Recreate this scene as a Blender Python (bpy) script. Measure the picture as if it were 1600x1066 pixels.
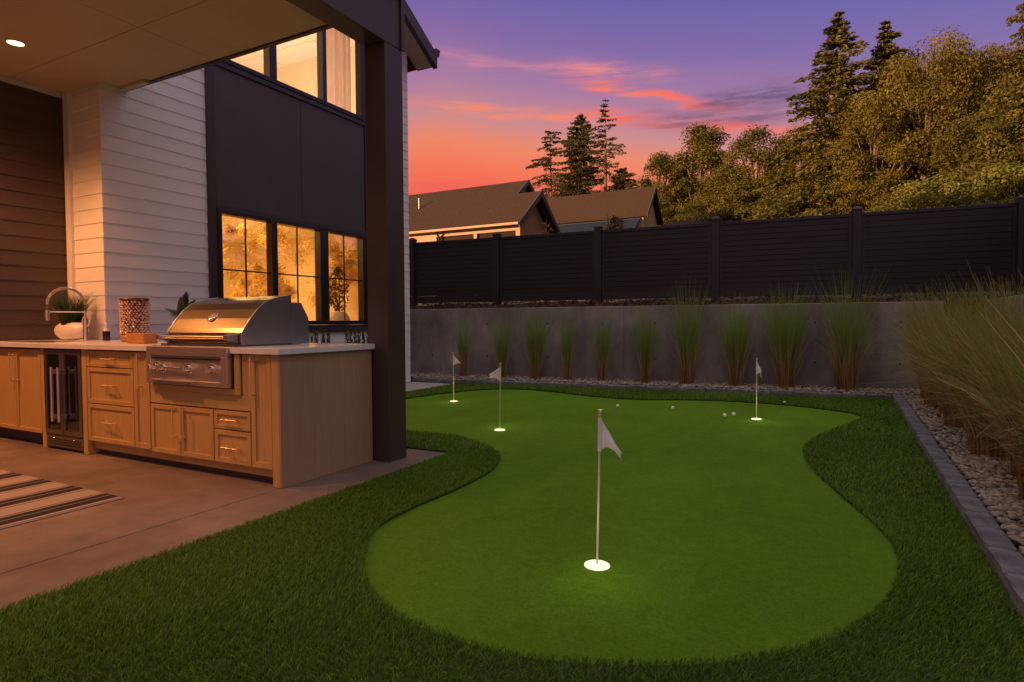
import bpy, bmesh, math, random
import numpy as np
from mathutils import Matrix, Vector
for o in list(bpy.data.objects): bpy.data.objects.remove(o)
S = bpy.context.scene; COL = S.collection
R_ = math.radians
def s2l(r, g, b):
    f = lambda c: (c/255/12.92) if c/255 <= .04045 else ((c/255+.055)/1.055)**2.4
    return (f(r), f(g), f(b), 1)
# ---------------------------------------------------------------- camera
cd = bpy.data.cameras.new('camera'); cam = bpy.data.objects.new('camera', cd); COL.objects.link(cam)
cd.lens = 21.278; cd.sensor_width = 36; cd.clip_start = .05; cd.clip_end = 2000
cam.matrix_world = Matrix(((.88414, -.00988, .46711, 0), (.46718, .03083, -.88362, 0), (-.00567, .99948, .03188, 1.09), (0, 0, 0, 1)))
S.camera = cam
S.view_settings.view_transform = 'Standard'; S.view_settings.look = 'None'
S.view_settings.exposure = .65; S.view_settings.gamma = 1
S.render.resolution_x = 1024; S.render.resolution_y = 682
# ---------------------------------------------------------------- sky
SUN_EL, SUN_AZ = 9.0, -142.0      # azimuth from +Y clockwise: low sun behind the house to the left
W = bpy.data.worlds.new('World'); S.world = W; W.use_nodes = True
nt = W.node_tree; nt.nodes.clear()
def nn(t, **k):
    n = nt.nodes.new(t)
    for a, v in k.items(): setattr(n, a, v)
    return n
def M(op, *a, clamp=False):
    n = nn('ShaderNodeMath', operation=op, use_clamp=clamp)
    for i, v in enumerate(a):
        if isinstance(v, (int, float)): n.inputs[i].default_value = v
        else: nt.links.new(v, n.inputs[i])
    return n.outputs[0]
tc = nn('ShaderNodeTexCoord'); sp = nn('ShaderNodeSeparateXYZ'); nt.links.new(tc.outputs['Generated'], sp.inputs[0])
el = M('MULTIPLY', M('ARCSINE', sp.outputs[2]), 57.2958)
az = M('MULTIPLY', M('ARCTAN2', sp.outputs[0], sp.outputs[1]), 57.2958)
def ramp(fac, stops, interp='LINEAR'):
    r = nn('ShaderNodeValToRGB'); r.color_ramp.interpolation = interp
    e = r.color_ramp.elements
    e[0].position, e[0].color = stops[0]; e[1].position, e[1].color = stops[-1]
    for p, c in stops[1:-1]: x = e.new(p); x.color = c
    nt.links.new(fac, r.inputs[0]); return r.outputs[0]
def mix(f, a, b, mode='MIX'):
    n = nn('ShaderNodeMix', data_type='RGBA', blend_type=mode)
    if isinstance(f, (int, float)): n.inputs[0].default_value = f
    else: nt.links.new(f, n.inputs[0])
    for s, v in ((6, a), (7, b)):
        if isinstance(v, tuple): n.inputs[s].default_value = v
        else: nt.links.new(v, n.inputs[s])
    return n.outputs[2]
# away from the glow (to the right and behind) the same sky is cooler: shift elevation up with azimuth distance
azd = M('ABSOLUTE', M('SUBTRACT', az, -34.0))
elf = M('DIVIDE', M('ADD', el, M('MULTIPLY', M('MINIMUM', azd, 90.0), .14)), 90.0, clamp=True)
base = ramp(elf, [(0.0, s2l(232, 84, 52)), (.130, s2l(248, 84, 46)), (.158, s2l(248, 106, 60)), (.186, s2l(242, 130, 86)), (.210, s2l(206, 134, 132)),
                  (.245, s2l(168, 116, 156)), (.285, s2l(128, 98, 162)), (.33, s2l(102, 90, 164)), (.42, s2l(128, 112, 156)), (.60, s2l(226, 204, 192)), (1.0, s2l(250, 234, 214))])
def noise3(scale, sx, sy, det=5):
    c = nn('ShaderNodeCombineXYZ'); nt.links.new(M('MULTIPLY', az, sx), c.inputs[0]); nt.links.new(M('MULTIPLY', el, sy), c.inputs[1])
    n = nn('ShaderNodeTexNoise'); n.inputs['Scale'].default_value = scale; n.inputs['Detail'].default_value = det; n.inputs['Roughness'].default_value = .6
    nt.links.new(c.outputs[0], n.inputs['Vector']); return n.outputs[0]
nz = noise3(1, .13, .55); nz2 = noise3(1, .22, 2.2); nz3 = noise3(1, .035, .22, 4)
def streak(p0, p1, wid, k=1.0, pw=1.0):
    (a0, e0), (a1, e1) = p0, p1
    L = math.hypot(a1-a0, e1-e0)/2; th = math.atan2(e1-e0, a1-a0); ca, ea = (a0+a1)/2, (e0+e1)/2
    da = M('SUBTRACT', az, ca); de = M('ADD', M('SUBTRACT', el, ea), M('MULTIPLY', M('SUBTRACT', nz, .5), 2.2))
    u = M('DIVIDE', M('ADD', M('MULTIPLY', da, math.cos(th)), M('MULTIPLY', de, math.sin(th))), L)
    v = M('DIVIDE', M('SUBTRACT', M('MULTIPLY', de, math.cos(th)), M('MULTIPLY', da, math.sin(th))), wid)
    m = M('EXPONENT', M('MULTIPLY', M('ADD', M('POWER', M('ABSOLUTE', u), 4.0), M('MULTIPLY', v, v)), -1.0))
    m = M('MULTIPLY', m, M('ADD', M('MULTIPLY', M('SUBTRACT', nz2, .36), 2.8), .12, clamp=True))
    return M('MULTIPLY', m, k, clamp=True)
sky = base
vf = M('MULTIPLY', M('SUBTRACT', nz3, .5), .9, clamp=True)
sky = mix(vf, sky, mix(.5, sky, s2l(214, 104, 130)))
for p0, p1, w, k, c in (((-38, 23.6), (-19, 21.9), .5, .8, s2l(226, 132, 150)), ((-23, 22.3), (-13, 21.2), .5, .9, s2l(246, 136, 120)),
                        ((-21.5, 21.3), (-7.2, 18.0), .42, 1.4, s2l(255, 118, 80)), ((-17, 20.6), (-8.6, 18.2), .28, 1.5, s2l(255, 104, 62)),
                        ((-37, 19.4), (-17.5, 18.1), .45, 1.3, s2l(255, 134, 92)), ((-21, 18.6), (-5, 16.3), .55, 1.5, s2l(255, 104, 58)),
                        ((-16, 17.9), (-3, 17.0), .8, 1.5, s2l(138, 84, 116)), ((-11, 18.9), (-2, 18.4), .7, 1.6, s2l(108, 72, 112)),
                        ((-11, 16.8), (-1, 15.0), .6, 1.0, s2l(250, 108, 78)), ((-6, 20.0), (-2, 19.5), .35, .7, s2l(150, 92, 140)),
                        ((-40, 12.2), (-24, 12.8), .6, .5, s2l(236, 74, 66))):
    sky = mix(streak(p0, p1, w, k), sky, c)
sn = nn('ShaderNodeTexSky', sky_type='NISHITA', sun_disc=False, sun_elevation=R_(SUN_EL), sun_rotation=R_(SUN_AZ))
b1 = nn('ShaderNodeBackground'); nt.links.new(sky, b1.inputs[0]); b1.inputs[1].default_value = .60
b2 = nn('ShaderNodeBackground'); nt.links.new(sn.outputs[0], b2.inputs[0]); b2.inputs[1].default_value = .012
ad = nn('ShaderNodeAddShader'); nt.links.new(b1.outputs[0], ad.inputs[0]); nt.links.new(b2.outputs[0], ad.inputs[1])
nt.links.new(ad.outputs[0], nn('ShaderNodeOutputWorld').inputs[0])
# ---------------------------------------------------------------- sun
sl = bpy.data.lights.new('sun', 'SUN'); sl.energy = 5.0; sl.angle = R_(.6); sl.color = (1, .60, .26)
so = bpy.data.objects.new('sun', sl); COL.objects.link(so); so.location = (-20, -12, 12)
sd = Vector((math.sin(R_(SUN_AZ))*math.cos(R_(SUN_EL)), math.cos(R_(SUN_AZ))*math.cos(R_(SUN_EL)), math.sin(R_(SUN_EL))))
so.rotation_euler = sd.to_track_quat('Z', 'Y').to_euler()

# ---------------------------------------------------------------- materials
MT = {}
def mat(name, c1, c2=None, scale=6, rough=.6, metal=0, bump=0, bscale=None, stretch=(1, 1, 1), det=6, rnd=0, spec=.5, trans=0, attr=None, aniso=None, coords='Object'):
    if name in MT: return MT[name]
    m = bpy.data.materials.new(name); m.use_nodes = True; t = m.node_tree; t.nodes.clear(); L = t.links.new
    N = t.nodes.new
    o = N('ShaderNodeOutputMaterial'); p = N('ShaderNodeBsdfPrincipled')
    p.inputs['Roughness'].default_value = rough; p.inputs['Metallic'].default_value = metal; p.inputs['Specular IOR Level'].default_value = spec
    tcx = N('ShaderNodeTexCoord'); mp = N('ShaderNodeMapping'); mp.inputs['Scale'].default_value = stretch
    L(tcx.outputs[coords], mp.inputs[0])
    c1 = tuple(c1)+(1,); c2 = tuple(c2)+(1,) if c2 else c1
    n = N('ShaderNodeTexNoise'); n.inputs['Scale'].default_value = scale; n.inputs['Detail'].default_value = det; n.inputs['Roughness'].default_value = .62
    L(mp.outputs[0], n.inputs['Vector'])
    r = N('ShaderNodeValToRGB'); r.color_ramp.elements[0].position = .32; r.color_ramp.elements[1].position = .68
    r.color_ramp.elements[0].color = c1; r.color_ramp.elements[1].color = c2
    if attr:
        a = N('ShaderNodeAttribute'); a.attribute_name = attr; L(a.outputs['Fac'], r.inputs[0])
        r.color_ramp.elements[0].position = 0; r.color_ramp.elements[1].position = 1
    else: L(n.outputs[0], r.inputs[0])
    col = r.outputs[0]
    if rnd:
        oi = N('ShaderNodeObjectInfo'); h = N('ShaderNodeHueSaturation'); mr = N('ShaderNodeMapRange')
        mr.inputs[3].default_value = 1-rnd; mr.inputs[4].default_value = 1+rnd
        L(oi.outputs['Random'], mr.inputs[0]); L(mr.outputs[0], h.inputs['Value']); L(col, h.inputs['Color']); col = h.outputs[0]
    L(col, p.inputs['Base Color'])
    if bump:
        n2 = N('ShaderNodeTexNoise'); n2.inputs['Scale'].default_value = bscale or scale*4; n2.inputs['Detail'].default_value = 6
        L(mp.outputs[0], n2.inputs['Vector']); bp = N('ShaderNodeBump'); bp.inputs['Strength'].default_value = bump; bp.inputs['Distance'].default_value = .01
        L(n2.outputs[0], bp.inputs['Height']); L(bp.outputs[0], p.inputs['Normal'])
        mr2 = N('ShaderNodeMapRange'); mr2.inputs[3].default_value = max(0, rough-.1); mr2.inputs[4].default_value = min(1, rough+.12)
        L(n.outputs[0], mr2.inputs[0]); L(mr2.outputs[0], p.inputs['Roughness'])
    sh = p.outputs[0]
    if trans:
        td = N('ShaderNodeBsdfTranslucent'); L(col, td.inputs[0]); ms = N('ShaderNodeMixShader'); ms.inputs[0].default_value = trans
        L(sh, ms.inputs[1]); L(td.outputs[0], ms.inputs[2]); sh = ms.outputs[0]
    L(sh, o.inputs[0]); MT[name] = m; return m
def mottle(m, amount, scale, stretch=(1, 1, 1)):
    t = m.node_tree; p = [n for n in t.nodes if n.type == 'BSDF_PRINCIPLED'][0]; src = p.inputs['Base Color'].links[0].from_socket
    tcx = t.nodes.new('ShaderNodeTexCoord'); mp = t.nodes.new('ShaderNodeMapping'); mp.inputs['Scale'].default_value = stretch; t.links.new(tcx.outputs['Object'], mp.inputs[0])
    n = t.nodes.new('ShaderNodeTexNoise'); n.inputs['Scale'].default_value = scale; n.inputs['Detail'].default_value = 9; n.inputs['Roughness'].default_value = .65; t.links.new(mp.outputs[0], n.inputs['Vector'])
    mr = t.nodes.new('ShaderNodeMapRange'); mr.inputs[1].default_value = .3; mr.inputs[2].default_value = .7; mr.inputs[3].default_value = 1-amount; mr.inputs[4].default_value = 1+amount; t.links.new(n.outputs[0], mr.inputs[0])
    h = t.nodes.new('ShaderNodeHueSaturation'); t.links.new(mr.outputs[0], h.inputs['Value']); t.links.new(src, h.inputs['Color']); t.links.new(h.outputs[0], p.inputs['Base Color'])
def emis(name, c, s):
    m = bpy.data.materials.new(name); m.use_nodes = True; t = m.node_tree; t.nodes.clear()
    e = t.nodes.new('ShaderNodeEmission'); e.inputs[0].default_value = tuple(c)+(1,); e.inputs[1].default_value = s
    t.links.new(e.outputs[0], t.nodes.new('ShaderNodeOutputMaterial').inputs[0]); MT[name] = m; return m
def glass(name, refl=.4, tint=(1, 1, 1), rough=0):
    m = bpy.data.materials.new(name); m.use_nodes = True; t = m.node_tree; t.nodes.clear(); N = t.nodes.new; L = t.links.new
    a = N('ShaderNodeBsdfTransparent'); a.inputs[0].default_value = tuple(tint)+(1,); g = N('ShaderNodeBsdfGlossy'); g.inputs['Roughness'].default_value = rough
    f = N('ShaderNodeLayerWeight'); f.inputs[0].default_value = .5; pw = N('ShaderNodeMath'); pw.operation = 'POWER'; pw.inputs[1].default_value = 4; L(f.outputs['Facing'], pw.inputs[0])
    mr = N('ShaderNodeMapRange'); mr.inputs[3].default_value = refl; mr.inputs[4].default_value = .9
    L(pw.outputs[0], mr.inputs[0]); ms = N('ShaderNodeMixShader'); L(mr.outputs[0], ms.inputs[0]); L(a.outputs[0], ms.inputs[1]); L(g.outputs[0], ms.inputs[2])
    L(ms.outputs[0], N('ShaderNodeOutputMaterial').inputs[0]); MT[name] = m; return m
SIDING = mat('white_siding', (.76, .75, .77), (.82, .81, .82), 3, .5, bump=.12, bscale=40, stretch=(1, .3, 3), rnd=.03)
TRIMW = mat('white_trim', (.70, .68, .69), None, 3, .5, bump=.05)
DARKSID = mat('dark_siding', (.058, .040, .038), (.078, .054, .051), 3, .5, bump=.2, bscale=30, stretch=(1, .3, 4), rnd=.06)
DARKTRIM = mat('dark_trim', (.038, .032, .036), (.046, .039, .042), 4, .42, bump=.06, bscale=60)
DARKPANEL = mat('dark_panel', (.055, .047, .052), (.068, .058, .062), 2.2, .5, bump=.08, bscale=50)
BLACKFR = mat('black_window_frame', (.012, .012, .016), None, 5, .35)
BRONZE = mat('bronze_metal', (.052, .036, .030), (.062, .044, .037), 5, .38, bump=.04, bscale=60)
CEIL = mat('soffit_board', (.52, .43, .29), (.57, .48, .34), 1.5, .6, bump=.03)
CONC = mat('patio_concrete', (.095, .066, .056), (.20, .145, .125), .8, .62, bump=.12, bscale=30, det=9)
CONCW = mat('wall_concrete', (.11, .10, .096), (.36, .33, .315), .9, .8, bump=.5, bscale=24, stretch=(1, 1, .8), det=12)
PADC = mat('walkway_concrete', (.30, .29, .31), (.38, .37, .39), 2, .8, bump=.1)
JOINT = mat('dark_joint', (.05, .042, .04), None, 5, .9)  # one even dark colour for patio joints and tie holes
WOOD = mat('oak_veneer', (.46, .285, .09), (.53, .345, .12), 3, .5, bump=.08, bscale=30, stretch=(22, 22, 1.1), rnd=.05)
WOODE = mat('oak_end_plank', (.34, .215, .125), (.41, .27, .165), 3, .5, bump=.10, bscale=30, stretch=(24, 24, .9), rnd=.06)
WOODD = mat('toe_board', (.09, .06, .045), None, 4, .6)
MARBLE = mat('marble_top', (.80, .78, .77), (.66, .62, .61), 2.2, .22, stretch=(1, 2.5, 1), det=9)
BRASS = mat('brass', (.92, .68, .38), None, 5, .38, .75)
STEEL = mat('brushed_steel', (.27, .225, .17), (.34, .285, .215), 30, .26, 1, stretch=(.2, 30, 30))
STEELP = mat('panel_steel', (.62, .52, .44), (.70, .60, .52), 30, .36, .82, stretch=(.2, 30, 30))
STEELS = mat('steel_side', (.46, .47, .52), (.52, .53, .58), 4, .38, 1)
CHROME = mat('chrome', (.92, .88, .85), None, 5, .2, .95)
DSTEEL = mat('dark_steel', (.26, .235, .22), None, 5, .35, .85)
BLACK = mat('black_interior', (.008, .008, .01), None, 5, .5)
GREEN = mat('putting_turf', (.078, .200, .010), (.140, .280, .018), 90, .9, bump=1.0, bscale=300, det=8, spec=.08)
TURFB = mat('turf_backing', (.02, .045, .008), None, 8, .95)
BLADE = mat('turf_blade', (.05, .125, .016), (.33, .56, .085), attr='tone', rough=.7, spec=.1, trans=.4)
KERB = mat('kerb_stone', (.095, .10, .13), (.20, .205, .25), 7, .75, bump=.7, bscale=30, rnd=.15)
PEB = mat('pebble', (.17, .14, .115), (.50, .43, .36), 5, .7, attr='tone')
SOIL = mat('gravel_base', (.05, .042, .036), (.10, .085, .07), 20, .9, bump=.5)
MULCH = mat('mulch', (.045, .018, .012), (.13, .055, .035), attr='tone', rough=.9)
MULB = mat('mulch_soil', (.03, .014, .01), (.07, .032, .022), 12, .95, bump=.6)
FENCE = mat('fence_vinyl', (.013, .013, .0145), (.016, .0155, .017), 4, .5, bump=.05, bscale=50)
FENCEB = mat('fence_board', (.0095, .0085, .0085), (.0125, .011, .011), 4, .5, bump=.08, bscale=50, rnd=.08)
GRASSG = mat('grass_blade_green', (.26, .19, .07), (.20, .34, .06), attr='tone', rough=.6, trans=.3, spec=.2)
GRASSD = mat('grass_stem_dry', (.30, .165, .08), (.50, .36, .18), attr='tone', rough=.7, trans=.15, spec=.2)
GRASSR = mat('grass_blade_mixed', (.38, .21, .09), (.26, .29, .07), attr='tone', rough=.6, trans=.3, spec=.2)
WHITE = mat('white_paint', (.8, .8, .8), None, 5, .4)
CLOTH = mat('flag_cloth', (.90, .89, .92), (.95, .94, .96), 12, .7, trans=.4)
CERAM = mat('white_ceramic', (.78, .72, .68), None, 5, .3)
ROOF = mat('roof_shingle', (.038, .022, .016), (.080, .046, .032), 9, .9, bump=.5, bscale=30, stretch=(.8, 4, 4), det=10, spec=.1)
ROOFD = mat('slate_roof', (.045, .048, .065), (.06, .062, .08), 6, .8, bump=.2)
NWALL = mat('neighbour_wall', (.50, .29, .20), (.56, .33, .23), 2, .7)
NBROWN = mat('brown_cladding', (.22, .115, .06), (.28, .15, .08), 3, .7)
NYEL = mat('ochre_wall', (.40, .30, .12), None, 3, .7)
BARK = mat('bark', (.10, .065, .045), (.2, .14, .10), 3, .9, bump=.6, stretch=(4, 4, .6))
LEAFA = mat('leaf_olive', (.050, .050, .008), (.20, .160, .020), attr='tone', rough=.55, trans=.3, spec=.25)
LEAFB = mat('leaf_gold', (.060, .055, .008), (.26, .190, .020), attr='tone', rough=.55, trans=.3, spec=.25)
LEAFC = mat('leaf_shrub', (.07, .075, .010), (.27, .25, .035), attr='tone', rough=.55, trans=.3, spec=.25)
NEED = mat('needle_dark', (.035, .036, .014), (.15, .125, .035), attr='tone', rough=.6, trans=.15, spec=.2)
NEEDG = mat('needle_gold', (.050, .050, .012), (.20, .165, .026), attr='tone', rough=.6, trans=.2, spec=.2)
HERB = mat('leaf_herb', (.025, .05, .015), (.06, .10, .03), attr='tone', rough=.5, trans=.2)
BIGLEAF = mat('leaf_glossy', (.025, .06, .02), (.045, .085, .03), 6, .3)
TERR = mat('far_ground', (.05, .045, .03), (.09, .08, .045), 1, .95)
ROOMW = mat('room_wall', (.80, .62, .38), (.84, .66, .42), 1, .8)
ROOMC = mat('room_ceiling', (.88, .82, .72), (.9, .84, .74), 1, .8)
CURT = mat('sheer_curtain', (.86, .60, .42), (.93, .70, .50), 3, .8, stretch=(1, 9, .8), trans=.5)
GLOW = emis('lamp_lens', (1, .62, .30), 4)
CUPM = emis('lit_cup', (1, .80, .50), 1.1)
WGL = glass('window_glass', .16)
UGL = glass('upper_window_glass', .04)
FGL = glass('fridge_glass', .12, (.35, .35, .38))

mottle(GREEN, .16, 1.6, (1, .55, 1)); mottle(GREEN, .10, 14); mottle(CONC, .22, 5); mottle(CONCW, .18, 6, (1, 1, .35)); mottle(MARBLE, .06, 5); mottle(CEIL, .05, .8); mottle(WOOD, .07, 1.3); mottle(WOODE, .08, 1.1)
# ---------------------------------------------------------------- mesh helpers
class MB:
    def __init__(s): s.v = []; s.f = []; s.sm = []
    def add(s, v, f, smooth=False):
        b = len(s.v); s.v += [tuple(p) for p in v]; s.f += [tuple(b+i for i in q) for q in f]; s.sm += [smooth]*len(f); return s
    def box(s, x0, x1, y0, y1, z0, z1):
        return s.add([(x0,y0,z0),(x1,y0,z0),(x1,y1,z0),(x0,y1,z0),(x0,y0,z1),(x1,y0,z1),(x1,y1,z1),(x0,y1,z1)],
                     [(0,3,2,1),(4,5,6,7),(0,1,5,4),(1,2,6,5),(2,3,7,6),(3,0,4,7)])
    def tube(s, pts, rad, n=10, cap=True, smooth=True):
        pts = [Vector(p) for p in pts]
        if isinstance(rad, (int, float)): rad = [rad]*len(pts)
        V = []; F = []; up = None
        for i, p in enumerate(pts):
            d = (pts[min(i+1, len(pts)-1)]-pts[max(i-1, 0)]).normalized()
            if up is None: up = Vector((0, 0, 1)) if abs(d.z) < .9 else Vector((1, 0, 0))
            a = d.cross(up).normalized(); b = a.cross(d).normalized(); up = b
            for k in range(n):
                t = 2*math.pi*k/n; V.append(p+(a*math.cos(t)+b*math.sin(t))*rad[i])
        for i in range(len(pts)-1):
            for k in range(n): F.append((i*n+k, i*n+(k+1) % n, (i+1)*n+(k+1) % n, (i+1)*n+k))
        s.add(V, F, smooth)
        if cap:
            s.add(V[:n], [tuple(range(n))]); s.add(V[-n:], [tuple(range(n-1, -1, -1))])
        return s
    def lathe(s, prof, c=(0, 0, 0), n=24, sx=1, sy=1, cap=True):
        V = []; F = []
        for r, z in prof:
            for k in range(n):
                t = 2*math.pi*k/n; V.append((c[0]+r*sx*math.cos(t), c[1]+r*sy*math.sin(t), c[2]+z))
        for i in range(len(prof)-1):
            for k in range(n): F.append((i*n+k, i*n+(k+1) % n, (i+1)*n+(k+1) % n, (i+1)*n+k))
        s.add(V, F, True)
        if cap: s.add(V[:n], [tuple(range(n-1, -1, -1))]); s.add(V[-n:], [tuple(range(n))])
        return s
    def prism(s, poly, a0, a1, axis='x'):       # poly in the other two axes
        f = {'x': lambda a, p: (a, p[0], p[1]), 'y': lambda a, p: (p[0], a, p[1]), 'z': lambda a, p: (p[0], p[1], a)}[axis]
        n = len(poly); V = [f(a0, p) for p in poly]+[f(a1, p) for p in poly]
        return s.add(V, [tuple(range(n-1, -1, -1)), tuple(range(n, 2*n))]+[(i, (i+1) % n, n+(i+1) % n, n+i) for i in range(n)])
    def mesh(s, name, m):
        me = bpy.data.meshes.new(name); me.from_pydata(s.v, [], s.f); me.materials.append(m)
        me.polygons.foreach_set('use_smooth', s.sm)
        bm = bmesh.new(); bm.from_mesh(me); bmesh.ops.recalc_face_normals(bm, faces=bm.faces); bm.to_mesh(me); bm.free()
        me.update(); return me
    def build(s, name, m, parent=None, bev=0, rel=True):
        o = bpy.data.objects.new(name, s.mesh(name, m)); COL.objects.link(o)
        if parent is not None:
            o.parent = parent
            if rel: o.matrix_parent_inverse = root_inv(parent)
        if bev:
            b = o.modifiers.new('bevel', 'BEVEL'); b.width = bev; b.segments = 2; b.limit_method = 'ANGLE'; b.angle_limit = R_(40)
        return o
def root_inv(p):
    m = Matrix.Identity(4); q = p
    while q is not None:
        m = Matrix.LocRotScale(q.location, q.rotation_euler, q.scale) @ (q.matrix_parent_inverse if q.parent else Matrix.Identity(4)) if False else m
        q = q.parent
    return world(p).inverted()
def world(o):
    m = Matrix.LocRotScale(o.location, o.rotation_euler, o.scale)
    return world(o.parent) @ o.matrix_parent_inverse @ m if o.parent else m
def thing(name, label, cat, loc=(0, 0, 0), rz=0, group=None):
    o = bpy.data.objects.new(name, None); COL.objects.link(o); o.location = loc; o.rotation_euler = (0, 0, rz)
    o.empty_display_size = .2; o['label'] = label; o['category'] = cat
    if group: o['group'] = group
    return o
def tag(o, label, cat, group=None):
    o['label'] = label; o['category'] = cat
    if group: o['group'] = group
    return o
def struct(o): o['kind'] = 'structure'; return o
def stuff(o): o['kind'] = 'stuff'; return o
def inst(name, me, parent, loc=(0, 0, 0), rot=(0, 0, 0), scale=(1, 1, 1), rel=False, bev=0):
    o = bpy.data.objects.new(name, me); COL.objects.link(o); o.location = loc; o.rotation_euler = rot; o.scale = scale
    if parent is not None:
        o.parent = parent
        if rel: o.matrix_parent_inverse = world(parent).inverted()
    if bev:
        b = o.modifiers.new('bevel', 'BEVEL'); b.width = bev; b.segments = 2; b.limit_method = 'ANGLE'; b.angle_limit = R_(40)
    return o
def npmesh(name, V, F, m, tone=None, smooth=False, nv=4):
    """V (n,3); F (k,nv) ints; tone per vertex"""
    me = bpy.data.meshes.new(name); V = np.asarray(V, np.float32); F = np.asarray(F, np.int32)
    me.vertices.add(len(V)); me.vertices.foreach_set('co', V.ravel())
    me.loops.add(F.size); me.loops.foreach_set('vertex_index', F.ravel())
    me.polygons.add(len(F)); me.polygons.foreach_set('loop_start', np.arange(0, F.size, F.shape[1], dtype=np.int32))
    me.polygons.foreach_set('loop_total', np.full(len(F), F.shape[1], np.int32))
    if smooth: me.polygons.foreach_set('use_smooth', np.ones(len(F), bool))
    me.materials.append(m); me.update(calc_edges=True); me.validate()
    if tone is not None:
        a = me.attributes.new('tone', 'FLOAT', 'POINT'); a.data.foreach_set('value', np.asarray(tone, np.float32))
    return me
def npobj(name, me, parent=None, loc=(0, 0, 0), rz=0, scale=(1, 1, 1)):
    o = bpy.data.objects.new(name, me); COL.objects.link(o); o.location = loc; o.rotation_euler = (0, 0, rz); o.scale = scale
    if parent is not None: o.parent = parent
    return o

# ================================================================ GROUND
def smooth_loop(P, sub=4):
    P = [Vector((x, y, 0)) for x, y in P]; n = len(P); out = []
    for i in range(n):
        a, b, c, d = P[i-1], P[i], P[(i+1) % n], P[(i+2) % n]
        for k in range(sub):
            t = k/sub
            out.append(.5*((2*b)+(c-a)*t+(2*a-5*b+4*c-d)*t*t+(3*b-a-3*c+d)*t**3))
    return [(p.x, p.y) for p in out]
GP = [(-3.67, 4.74), (-3.28, 4.76), (-3.04, 4.71), (-2.72, 4.54), (-2.49, 4.36), (-2.33, 4.16), (-2.19, 3.85), (-2.14, 3.5), (-2.13, 3.2), (-2.14, 2.95), (-2.14, 2.75), (-2.12, 2.52), (-2.06, 2.35),
      (-1.93, 2.15), (-1.8, 1.99), (-1.6, 1.82), (-1.38, 1.72), (-1.2, 1.69), (-1.04, 1.68), (-.88, 1.69), (-.7, 1.74), (-.52, 1.82), (-.34, 1.92), (-.17, 2.06), (-.01, 2.24), (.13, 2.49), (.22, 2.73),
      (.27, 3.02), (.28, 3.3), (.23, 3.61), (.11, 4.04), (-.03, 4.53), (-.15, 5.07), (-.19, 5.48), (-.16, 5.87), (-.04, 6.42), (.19, 7.13), (.31, 7.6), (.24, 7.92), (.01, 8.13), (-.42, 8.36), (-.95, 8.46),
      (-1.6, 8.4), (-2.31, 8.14), (-2.96, 8.17), (-3.69, 8.43), (-4.19, 8.56), (-4.62, 8.5), (-4.98, 8.14), (-5.19, 7.5), (-5.3, 6.81), (-5.3, 6.0), (-5.1, 5.3), (-4.6, 4.9), (-4.1, 4.76)]
GL = smooth_loop(GP, 4)
def flat_poly(name, loop, z, m):
    bm = bmesh.new(); vs = [bm.verts.new((x, y, z)) for x, y in loop]; bm.faces.new(vs)
    bmesh.ops.triangulate(bm, faces=bm.faces); bmesh.ops.recalc_face_normals(bm, faces=bm.faces)
    if bm.faces and bm.faces[0 if not hasattr(bm.faces, 'ensure_lookup_table') else (bm.faces.ensure_lookup_table() or 0)].normal.z < 0:
        bmesh.ops.reverse_faces(bm, faces=bm.faces)
    me = bpy.data.meshes.new(name); bm.to_mesh(me); bm.free(); me.materials.append(m)
    o = bpy.data.objects.new(name, me); COL.objects.link(o); return struct(o)
MB().add([(-300, -300, -.06), (300, -300, -.06), (300, 600, -.06), (-300, 600, -.06)], [(0, 1, 2, 3)]).build('ground', TERR)['kind'] = 'structure'
struct(flat_poly('putting_green', GL, .006, GREEN))
# turf backing: everything inside the yard except patio and green; raised edge ring round the green
SB = .0768
kx = lambda y: .605+(y-2.68)*.0182            # right kerb, inner face
ky = lambda x: 8.86+(x+6.74)*.0855            # back kerb, front face
bm = bmesh.new(); LZ = .020
outer = [(-2.742, -3), (kx(-3)-.002, -3), (kx(9.49)-.002, 9.47), (-5.6, ky(-5.6)-.005), (-5.72, ky(-5.72)-.005), (-5.72, 4.145), (-2.742, 4.145)]
for lp_ in (outer, GL):
    vs = [bm.verts.new((x, y, LZ)) for x, y in lp_]; [bm.edges.new((vs[i], vs[(i+1) % len(vs)])) for i in range(len(vs))]
ed = list(bm.edges); bmesh.ops.triangle_fill(bm, use_beauty=True, use_dissolve=False, edges=ed)
bmesh.ops.recalc_face_normals(bm, faces=bm.faces)
ex = bmesh.ops.extrude_edge_only(bm, edges=ed); bmesh.ops.translate(bm, vec=(0, 0, -LZ-.03), verts=[v for v in ex['geom'] if isinstance(v, bmesh.types.BMVert)])
lme = bpy.data.meshes.new('lawn'); bm.to_mesh(lme); bm.free(); lme.materials.append(TURFB); struct(npobj('lawn', lme))
# patio slabs with recessed joints (x=-3.17 and y=3.66 lines)
for i, (x0, x1, y0, y1) in enumerate(((-3.166, -2.75, -3.0, 3.655), (-3.166, -2.75, 3.665, 4.13), (-7.4, -3.174, -3.0, 3.655), (-6.74, -3.174, 3.665, 4.13))):
    struct(MB().box(x0, x1, y0, y1, -.1, .012).build('patio_slab', CONC, bev=.004))
struct(MB().box(-7.39, -2.76, -3, 4.12, -.09, .001).build('patio_joint_bed', JOINT))
struct(MB().box(-6.73, -5.74, 4.14, 8.84, -.1, .010).build('walkway', PADC, bev=.004))
rng = np.random.default_rng(4)
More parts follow.
